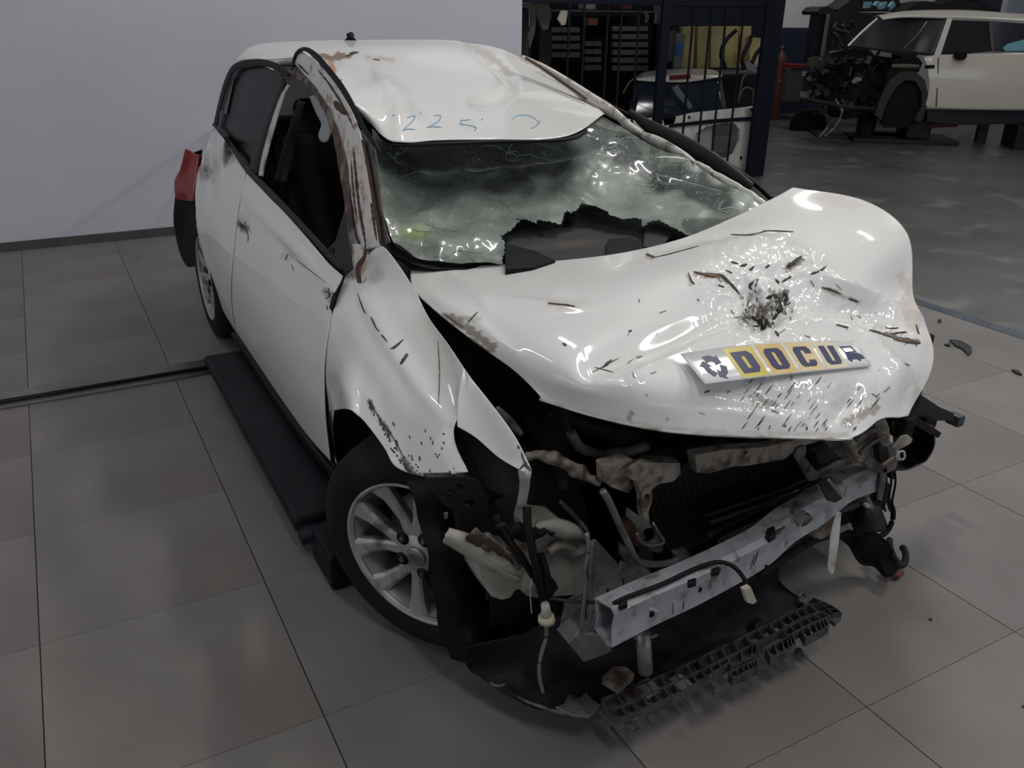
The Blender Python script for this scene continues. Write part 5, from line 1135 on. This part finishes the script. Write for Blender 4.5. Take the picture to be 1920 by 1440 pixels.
# hanging white rags / cable bundle at (1215-1240, 5-45)
for i, (x0, y0, x1, y1) in enumerate([(1208, 20, 1214, 42), (1226, 6, 1231, 44), (1233, 4, 1241, 46), (1254, 5, 1262, 22), (1264, 5, 1270, 22), (1274, 6, 1277, 20)]):
    o = strip('hanging_rag', [(x0, y0, 5), ((x0+x1)/2+2, (y0+y1)/2, 7), ((x0+x1)/2, y1, 5)], ('y', 7.7), mat('rag', (.34, .34, .37), .8), None, bulge=.01, n=12, m=5)
    tag(o, ['pale rag hanging lowest beside the tall drawer cabinet', 'narrow pale rag beside the thick blue post', 'wide pale rag just left of the thick blue post', 'pale rag over the dark red box, leftmost of three', 'pale rag over the dark red box, middle of three', 'pale rag over the dark red box, rightmost of three'][i], 'rag', 'rags hanging in the cage')
bgthing('dark_red_case', 1252, 22, 1278, 34, 7.75, .2, mat('dark_red_case', (.07, .015, .015), .6), 'dark red case under three pale rags in the cage', 'case')
# yellow folders / foam boards
yb = [mat('yellow_board_%s' % 'abc'[i], c_, .7, nz=.25, nscale=5) for i, c_ in enumerate([(.62, .53, .22), (.58, .46, .22), (.54, .49, .25)])]
names = ['behind the blue sticker', 'second from the left', 'third from the left', 'fourth from the left', 'fifth from the left']
for i, (x0, x1) in enumerate([(1280, 1303), (1309, 1331), (1334, 1357), (1361, 1385), (1387, 1409)]):
    a = [(x0, 50), (x1, 49), (x1-3, 127), (x0-2, 127)]
    o = plate('yellow_board', a, ('y', 8.3+i*.02), .06, yb[i % 3]); tag(o, 'tall yellow foam board in the row behind the bars, '+names[i], 'board', 'yellow boards in the cage')
bgthing('white_board', 1268, 62, 1280, 128, 8.26, .03, mat('dim_white_board', (.2, .2, .22), .6), 'pale narrow board left of the yellow ones with a blue sticker', 'board')
bgthing('blue_sticker', 1269, 80, 1279, 102, 8.24, .01, mat('blue_sticker', (.04, .16, .36), .5), 'bright blue sticker on the pale board beside the yellow boards', 'sticker')
bgthing('grey_board', 1249, 58, 1264, 116, 8.28, .03, mat('mauve_board', (.09, .085, .095), .6), 'dim mauve board right of the thick blue post', 'board')
o = plate('yellow_bag', [(1412, 70), (1434, 72), (1436, 100), (1428, 128), (1408, 124), (1405, 98)], ('y', 8.0), .12, yb[1]); tag(o, 'crumpled yellow bag at the right end of the yellow boards', 'bag')
for i, q in enumerate([[(1360, 128), (1352, 100), (1362, 75), (1380, 57)], [(1395, 130), (1392, 108), (1405, 80), (1408, 66)], [(1410, 118), (1420, 98), (1434, 84)]]):
    o = ptube('black_hose', q, ('y', 6.875), .02, blk); tag(o, ['black hose curving up in front of the fourth yellow board', 'black hose in front of the fifth yellow board', 'short black hose in front of the yellow bag'][i], 'hose')
o = plate('foil_scrap', [(1398, 120), (1408, 114), (1420, 122), (1414, 136), (1400, 130)], ('y', 7.6), .03, mat('foil', (.25, .25, .28), .4)); tag(o, 'crumpled grey scrap under the yellow bag', 'scrap')
zs_ = at(1409, 127, 'y', 8.26).z-.03; box('shelf_board', ((at(1244, 128, 'y', 8.4).x+at(1430, 128, 'y', 8.4).x)/2, 8.4, zs_-.02), (1.55, .5, .03), mat('pale_shelf', (.14, .15, .15), .6), sh)
bgbox('hanging_rod', 1200, 2, 1285, 4, 7.66, .05, blk, sh)
# dark back screen of the cage
bgthing('cage_back', 1236, -8, 1446, 210, 8.8, .03, mat('cage_dark', (.006, .007, .010), .8), 'dark blue-black sheet closing the back of the cage', 'panel')
# tailgate of another car leaning in the cage
tgx = thing('spare_tailgate', 'white-topped spare tailgate with dark glass standing behind the bars', 'tailgate')
tw = mat('cream_spare_paint', (.6, .58, .54), .3, coat=.8)
patch('spoiler', [[at(1190, 146, 'y', 7.55), at(1215, 134, 'y', 7.7), at(1280, 129, 'y', 7.75), at(1330, 130, 'y', 7.7), at(1354, 140, 'y', 7.55)], [at(1193, 149, 'y', 7.4), at(1222, 145, 'y', 7.4), at(1280, 144, 'y', 7.4), at(1330, 142, 'y', 7.4), at(1354, 143, 'y', 7.4)], [at(1198, 151, 'y', 7.38), at(1225, 153, 'y', 7.36), at(1285, 154, 'y', 7.36), at(1330, 148, 'y', 7.36), at(1352, 145, 'y', 7.38)]], 30, 14, tw, tgx, thick=.01)
plate('brake_light', [(1256, 142), (1294, 139), (1296, 147), (1256, 150)], ('y', 7.34), .01, mat('dark_red_lens', (.14, .015, .015), .3), tgx)
patch('rear_glass', [[at(1196, 152, 'y', 7.4), at(1280, 156, 'y', 7.36), at(1352, 147, 'y', 7.4)], [at(1180, 200, 'y', 7.25), at(1280, 205, 'y', 7.2), at(1360, 190, 'y', 7.25)], [at(1175, 245, 'y', 7.15), at(1280, 250, 'y', 7.1), at(1366, 225, 'y', 7.15)]], 16, 16, mat('dark_rear_glass', (.010, .016, .026), .12, spec=.6), tgx, thick=.006)
mesh('lower_panel', [Vector((5.0, 7.12, 0)), Vector((6.35, 7.12, 0)), Vector((6.3, 7.16, .62)), Vector((5.05, 7.16, .62))], [(0, 1, 2, 3)], tw, tgx, thick=.03)
strip('glass_gleam', [(1265, 162, 12), (1275, 178, 12), (1290, 195, 10), (1295, 204, 8)], ('y', 7.13), mat('pale_gleam', (.10, .12, .12), .4), tgx, bulge=.004)  # pale strip painted on the dark glass as a gleam
# door shell
ds = thing('spare_door', 'white stripped door panel with large oval holes leaning on the cage post', 'car door')
plate('door_frame', [(1180, 232), (1262, 221), (1300, 212), (1422, 199), (1424, 212), (1426, 250), (1416, 285), (1404, 320), (1388, 318), (1300, 262), (1270, 258), (1200, 250)], ('y', 7.0), .04, mat('spare_door_white', (.6, .59, .56), .45, coat=.4, nz=.1), ds, holes=[[(1302, 262), (1305, 250), (1325, 238), (1360, 230), (1378, 232), (1388, 245), (1388, 265), (1378, 288), (1362, 298), (1330, 290)]], bevel=.004)
strip('door_slot', [(1255, 236, 6), (1330, 228, 7), (1422, 221, 6)], ('y', 6.98), navy2, ds, bulge=.004)
for x, y in ((1293, 220), (1410, 206), (1412, 229), (1390, 296)): plate('bolt_hole', circ(x, y, 2, 3, 8), ('y', 6.985), .01, blk, ds)
o = plate('dark_lump', [(1242, 222), (1258, 214), (1268, 220), (1264, 232), (1246, 236)], ('y', 7.0), .1, blk); tag(o, 'dark rubber lump beside the spare white door', 'car part')
o = ptube('green_strap', [(1168, 175), (1180, 155), (1192, 145), (1205, 140)], ('y', 7.2), .008, mat('olive_strap', (.07, .075, .05), .7)); tag(o, 'thin olive strap curling left of the spare tailgate', 'strap')
for i, q in enumerate([[(1388, 180), (1396, 165), (1412, 170), (1412, 195)], [(1384, 195), (1392, 150), (1400, 140)]]):
    o = ptube('brown_cable', q, ('y', 6.87-.03*i), .010, mat('ochre_cable', (.06, .05, .02), .7)); tag(o, ['ochre cable loop between tailgate and post', 'straight ochre cable hanging under the yellow bag'][i], 'cable')

# fire extinguisher / red cylinder beside the cage
ex = at(1463, 214, 'z', 0); ex = at(1463, 214, 'y', 8.2)
t = thing('gas_cylinder', 'dull red cylinder standing behind the cage post', 'cylinder', (at(1459, 150, 'y', 10.9).x, 10.9, 0))
redm = mat('dull_red_paint', (.12, .03, .025), .5)
V, Fc = lathe([(0, 0), (.09, 0), (.095, .03), (.095, .92), (.08, .99), (.03, 1.04), (.025, 1.08), (0, 1.08)], 24); mesh('bottle', V, Fc, redm, t)
tube('valve', [(0, 0, 1.07), (0, 0, 1.14)], .02, dull, t)
box('label_patch', (-.045, -.086, .62), (.05, .008, .05), tank_m, t, bevel=.001)
gb_ = bgthing('grey_bin_box', 1480, 128, 1500, 190, 10.7, .3, mat('dim_grey_box', (.10, .10, .11), .5), 'grey box behind the stripped car nose', 'box')
bgbox('lid', 1486, 121, 1512, 128, 10.68, .3, mat('red_lid', (.25, .02, .02), .5), gb_)
# parts rack behind the stripped car
rk = thing('parts_rack', 'dark rack with pale post full of black parts behind the stripped car', 'rack')
bgbox('rack_body', 1553, 22, 1690, 150, 9.6, .12, mat('rack_dark', (.010, .012, .018), .6), rk)
strip('rack_post', [(1553, 27, 6), (1547, 66, 7), (1541, 106, 8)], ('y', 9.3), mat('pale_post', (.16, .16, .18), .5), rk, bulge=.01)
bgbox('rack_side', 1530, 20, 1550, 118, 9.66, .1, mat('rack_navy', (.010, .012, .022), .6), rk)
rnd_ = random.Random(4)
for k in range(16):
    x = rnd_.uniform(1560, 1600); y = rnd_.uniform(34, 100); o = ptube('rack_part', [(x, y), (x+rnd_.uniform(-8, 12), y+rnd_.uniform(3, 12))], ('y', 9.5), .02, [grey_pl, dull][k % 2], rk)
# black parts heaped on the rack, and far shelf items above the car
hm = mat('heap_dark', (.014, .012, .012), .7)
for i, q in enumerate([[(1532, 22), (1540, 14), (1552, 12), (1564, 18), (1568, 26), (1534, 28)], [(1570, 18), (1590, 4), (1600, -4), (1612, -2), (1618, 22), (1575, 26)], [(1700, 20), (1718, 6), (1740, 2), (1760, 8), (1790, 0), (1820, 4), (1850, 10), (1880, 24), (1700, 28)], [(1616, -6), (1685, -6), (1690, 12), (1670, 22), (1618, 22)]]):
    o = plate('part_heap', q, ('y', 9.6+i*.05), .3, hm); tag(o, ['low heap of black parts on the rack near the white wall', 'pointed black part on the rack top', 'long heap of black parts showing above the stripped car roof', 'dark bundle on the rack behind the windscreen corner'][i], 'car parts')
bl = mat('pale_blue_plastic', (.20, .38, .48), .3)
for i, q in enumerate([[(1624, 4), (1636, 3), (1632, 14), (1622, 16)], [(1646, 2), (1652, 4), (1646, 14), (1640, 10)], [(1655, 6), (1664, 3), (1660, 16), (1650, 18)], [(1668, 12), (1676, 2), (1680, 10), (1670, 20)]]):
    o = plate('blue_bottle', q, ('y', 9.4), .05, bl); tag(o, 'small pale blue bottle in the dark bundle on the rack, %s' % ['leftmost', 'second from left', 'third from left', 'rightmost'][i], 'bottle', 'pale blue bottles on the rack')
bgthing('window_blind', 1898, -10, 1925, 30, 9.5, .05, mat('pale_blue_frame', (.30, .36, .42), .4), 'pale blue-grey frame at the upper right picture corner', 'frame')
bgthing('dark_window', 1760, -10, 1898, 24, 10.0, .04, mat('dark_navy_glass', (.012, .022, .04), .15), 'dark navy window pane above the stripped car roof', 'window pane')

# ------------------------------------------------------------------ stripped cream car on a stand
ang = math.atan2(-.617, .787)         # its tail points this way
mc = thing('stripped_car', 'cream three-door car without front panels standing raised on dark supports', 'car')
o0 = Vector((10.15, 7.98, 0)); ux_ = Vector((.787, -.617, 0)); vx_ = Vector((.617, .787, 0))   # u: towards its tail, v: away from the viewer
cream = mat('cream_paint', (.8, .76, .67), .3, coat=.8); glass2 = mat('dim_screen_glass', (.05, .058, .058), .12, spec=.5); drk = mat('bay_dark', (.008, .008, .009), .75, spec=.2, dirt=(.022, .019, .015), dscale=6, damt=.4)
def side(px, py, v=0):
    """pixel -> point on the vertical plane of the car's near side, shifted v metres inwards"""
    d = ray(px, py); o_ = o0+vx_*v; t_ = (o_-CAM).dot(vx_)/d.dot(vx_); return CAM+d*t_
def splate(name, pix, m, v=0, th=.03, holes=(), bevel=.004, parent=None):
    V, Fc = plateg([side(x, y, v) for x, y in pix], vx_*th, [[side(x, y, v) for x, y in h] for h in holes]); return fix(mesh(name, V, Fc, m, parent or mc, smooth=False, bevel=bevel))
def spatch(name, rows_, m, nu=20, nv=10, th=.01): return patch(name, [[side(x, y, v) for x, y, v in r] for r in rows_], nu, nv, m, mc, thick=th)
# body side: lower panel with wheel arch cut
spatch('side_panel', [[(1731, 107, .02), (1760, 103, .0), (1850, 101, 0), (1960, 99, 0)], [(1738, 125, -.02), (1765, 135, -.03), (1850, 135, -.03), (1960, 133, -.03)], [(1742, 165, -.03), (1770, 168, -.03), (1850, 170, -.03), (1960, 170, -.03)], [(1734, 202, 0), (1765, 204, 0), (1850, 206, 0), (1960, 206, 0)]], cream, 40, 24)
strip_ = splate('door_gap', [(1759, 108), (1761, 108), (1757, 200), (1754.5, 200)], mat('seam_dark', (.08, .075, .07), .7), -.036, .006)
splate('side_repeater', [(1735, 122), (1753, 122), (1752, 128), (1734, 129)], blk, -.045, .02)
splate('a_pillar', [(1776, 34), (1786, 34), (1762, 108), (1750, 108)], cream, .02, .04)
splate('b_pillar', [(1854, 42), (1860, 42), (1864, 94), (1859, 94)], mat('dim_pillar', (.14, .13, .12), .5), .02, .03)
splate('door_glass', [(1786, 38), (1856, 40), (1862, 96), (1764, 106)], mat('empty_window', (.006, .006, .007), .6), .05, .02)
splate('rear_glass', [(1858, 40), (1920, 44), (1960, 46), (1960, 98), (1864, 97)], mat('blue_dark_glass', (.02, .026, .04), .1, spec=.6), .05, .02)
spatch('roof', [[(1640, 32, 1.1), (1700, 22, 1.3), (1800, 20, 1.4), (1900, 26, 1.4), (1960, 30, 1.4)], [(1647, 30, .55), (1700, 22.5, .6), (1800, 21, .6), (1900, 27, .6), (1960, 32, .6)], [(1654, 36, .1), (1700, 31.5, .05), (1790, 33, .02), (1900, 38, .02), (1960, 42, .02)]], cream, 40, 12, .02)
spatch('windscreen', [[(1644, 34, .75), (1700, 33, .3), (1776, 35, .06)], [(1615, 62, .9), (1690, 66, .3), (1764, 70, .06)], [(1588, 88, 1.0), (1665, 98, .35), (1750, 105, .06)]], glass2, 20, 12, .006)
strip('far_pillar', [(1645, 34, 3), (1618, 58, 4), (1590, 86, 4)], lambda p: (p-(o0+vx_*.86)).dot(vx_), cream, mc, bulge=.01)
strip('screen_sticker', [(1738, 40, 3), (1720, 65, 1), (1695, 90, 1)], lambda p: (p-(o0+vx_*.2)).dot(vx_), mat('pale_line', (.15, .16, .16), .3), mc, bulge=.002)
splate('mirror', [(1790, 106), (1796, 98), (1812, 98), (1815, 106), (1808, 113), (1794, 113)], blk, -.14, .12, bevel=.02)
splate('blue_reflection', [(1880, 90), (1890, 82), (1920, 74), (1950, 72), (1960, 95), (1885, 96)], mat('sky_blue_reflection', (.25, .58, .72), .5), .045, .01)  # sky-blue sheet paints a daylight reflection on the rear side glass
# arch liner and front structure
splate('arch_rim', [(1640, 215), (1652, 180), (1668, 150), (1690, 134), (1716, 134), (1734, 150), (1741, 180), (1737, 205), (1726, 230), (1714, 226), (1728, 200), (1728, 172), (1716, 152), (1698, 150), (1680, 165), (1662, 196), (1652, 226)], mat('arch_brown', (.035, .031, .028), .6), -.01, .2)
splate('arch_dark', [(1652, 230), (1662, 196), (1680, 165), (1698, 150), (1716, 152), (1730, 172), (1738, 190), (1730, 228), (1700, 238), (1660, 240)], blk, .1, .1)
splate('inner_wing', [(1664, 140), (1672, 118), (1684, 110), (1722, 108), (1730, 118), (1722, 136), (1690, 136), (1668, 165), (1650, 185)], drk, .06, .1)
strip('wing_top', [(1672, 124, 6), (1700, 124, 8), (1724, 125, 6)], lambda p: (p-(o0+vx_*.03)).dot(vx_), mat('brown_metal', (.075, .06, .045), .5), mc, bulge=.02)
splate('bulkhead', [(1560, 100), (1600, 90), (1690, 104), (1700, 130), (1660, 220), (1560, 220), (1530, 180), (1545, 120)], drk, .5, .3)
splate('engine', [(1540, 128), (1570, 108), (1620, 112), (1650, 150), (1640, 210), (1580, 225), (1535, 195), (1524, 160)], drk, .3, .3, bevel=.03)
splate('cowl_panel', [(1630, 94), (1652, 96), (1672, 100), (1672, 108), (1640, 104)], mat('cream_dim', (.22, .20, .17), .5), .25, .05)
splate('slam_panel', [(1516, 110), (1530, 106), (1552, 108), (1548, 130), (1535, 142), (1522, 132), (1514, 120)], mat('brown_grey', (.07, .062, .052), .6), .6, .08)
for i, q in enumerate([[(1504, 134), (1512, 134), (1520, 140), (1522, 150), (1516, 152), (1510, 144), (1504, 142)], [(1500, 172), (1512, 172), (1522, 168), (1530, 168), (1518, 178), (1514, 188), (1502, 188)]]):
    splate('bright_bracket', q, mat('bright_grey', (.30, .31, .32), .4), .55, .03)
splate('cream_cap', [(1555, 96), (1582, 94), (1580, 100), (1556, 102)], mat('cream_dim', (.22, .20, .17), .5), .7, .05)
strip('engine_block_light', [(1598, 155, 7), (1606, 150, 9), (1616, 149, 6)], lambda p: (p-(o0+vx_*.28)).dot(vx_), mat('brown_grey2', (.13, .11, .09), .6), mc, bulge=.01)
strip('front_bar', [(1500, 185, 6), (1530, 190, 8), (1580, 200, 8), (1640, 205, 7)], lambda p: (p-(o0+vx_*.4)).dot(vx_), drk, mc, bulge=.02)
for q in ([(1566, 186), (1572, 196), (1578, 206)], [(1535, 258), (1548, 244), (1552, 235)], [(1580, 205), (1574, 225), (1562, 242), (1545, 256)]): ptube('dangling_rod', q, lambda p: (p-(o0+vx_*.35)).dot(vx_), .014, dull, mc)
rc = random.Random(11); parts_ = {0: [], 1: [], 2: []}
for k in range(90):
    x = rc.uniform(1522, 1660); y = rc.uniform(104 if x > 1550 else 118, 214); p = side(x, y, rc.uniform(.12, .3)); q = p+Vector((rc.uniform(-.12, .12), rc.uniform(-.1, .1), rc.uniform(-.14, .14)))
    i_ = rc.choice([0, 0, 0, 1, 1, 2])
    if k % 2: parts_[i_].append(tubeg([p, (p+q)/2+Vector((0, 0, .03)), q], rc.uniform(.008, .022), 6, 6))
    else: parts_[i_].append(boxg(p, (rc.uniform(.04, .14), rc.uniform(.04, .1), rc.uniform(.03, .10)), Matrix.Rotation(rc.uniform(0, 3), 3, 'Z') @ Matrix.Rotation(rc.uniform(-.5, .5), 3, 'X')))
for i_, m_2 in ((0, drk), (1, mat('bay_brown', (.03, .024, .018), .7)), (2, mat('bay_grey', (.075, .075, .08), .5, metal=.3))):
    V, Fc = join(parts_[i_]); c2 = mesh('engine_clutter', V, Fc, m_2, mc, smooth=False); c2['kind'] = 'stuff'
# far front wheel, blocks
def mwheel(px, py, v, r_):
    c_ = side(px, py, v); M = Matrix(((ux_.x, 0, -vx_.x, c_.x), (ux_.y, 0, -vx_.y, c_.y), (0, 1, 0, c_.z), (0, 0, 0, 1)))
    V, Fc = lathe([(.12, 0), (r_*.75, .02), (r_*.95, 0), (r_, -.04), (r_, -.15), (r_*.9, -.18), (.12, -.17)], 32, M); t_ = mesh('tyre', V, Fc, rubber, mc)
    V, Fc = lathe([(0, -.03), (.1, -.03), (.19, -.02), (.2, 0)], 24, M); mesh('rim', V, Fc, engine_m, t_)
c_ = side(1519, 240, 1.2); mwheel(1517, 238, 1.25, .27)
stand = thing('lift_stand', 'dark navy support with red bar holding up the stripped cream car', 'lift')
def gbox(px0, px1, pyb, ztop, v, d, m, name):
    a = side(px0, pyb, v); b_ = side(px1, pyb, v); L_ = abs((b_-a).dot(ux_)); c_ = (a+b_)/2+vx_*d/2; c_.z = ztop/2
    box(name, c_, (L_, d, ztop), m, stand, bevel=.006, rz=math.atan2(ux_.y, ux_.x))
navyd = mat('lift_navy', (.005, .007, .014), .5)
gbox(1832, 1850, 260, .42, .45, .12, navyd, 'column'); gbox(1700, 1745, 250, .30, .45, .6, navyd, 'block'); gbox(1640, 1700, 255, .05, .5, .7, navyd, 'base_plate')
gbox(1905, 1990, 260, .30, -.1, .5, navyd, 'block'); gbox(1600, 1800, 262, .05, .15, .8, navyd, 'base_plate'); gbox(1530, 1600, 262, .03, .5, .7, navyd, 'base_plate'); gbox(1612, 1640, 250, .3, .6, .3, engine_m, 'block')
splate('red_bar', [(1744, 228), (1800, 226), (1796, 238), (1748, 240)], mat('red_lift_bar', (.16, .025, .012), .5), .5, .1, parent=stand)
splate('sill', [(1738, 206), (1960, 208), (1960, 232), (1800, 234), (1738, 228)], navyd, .12, .15, parent=mc)
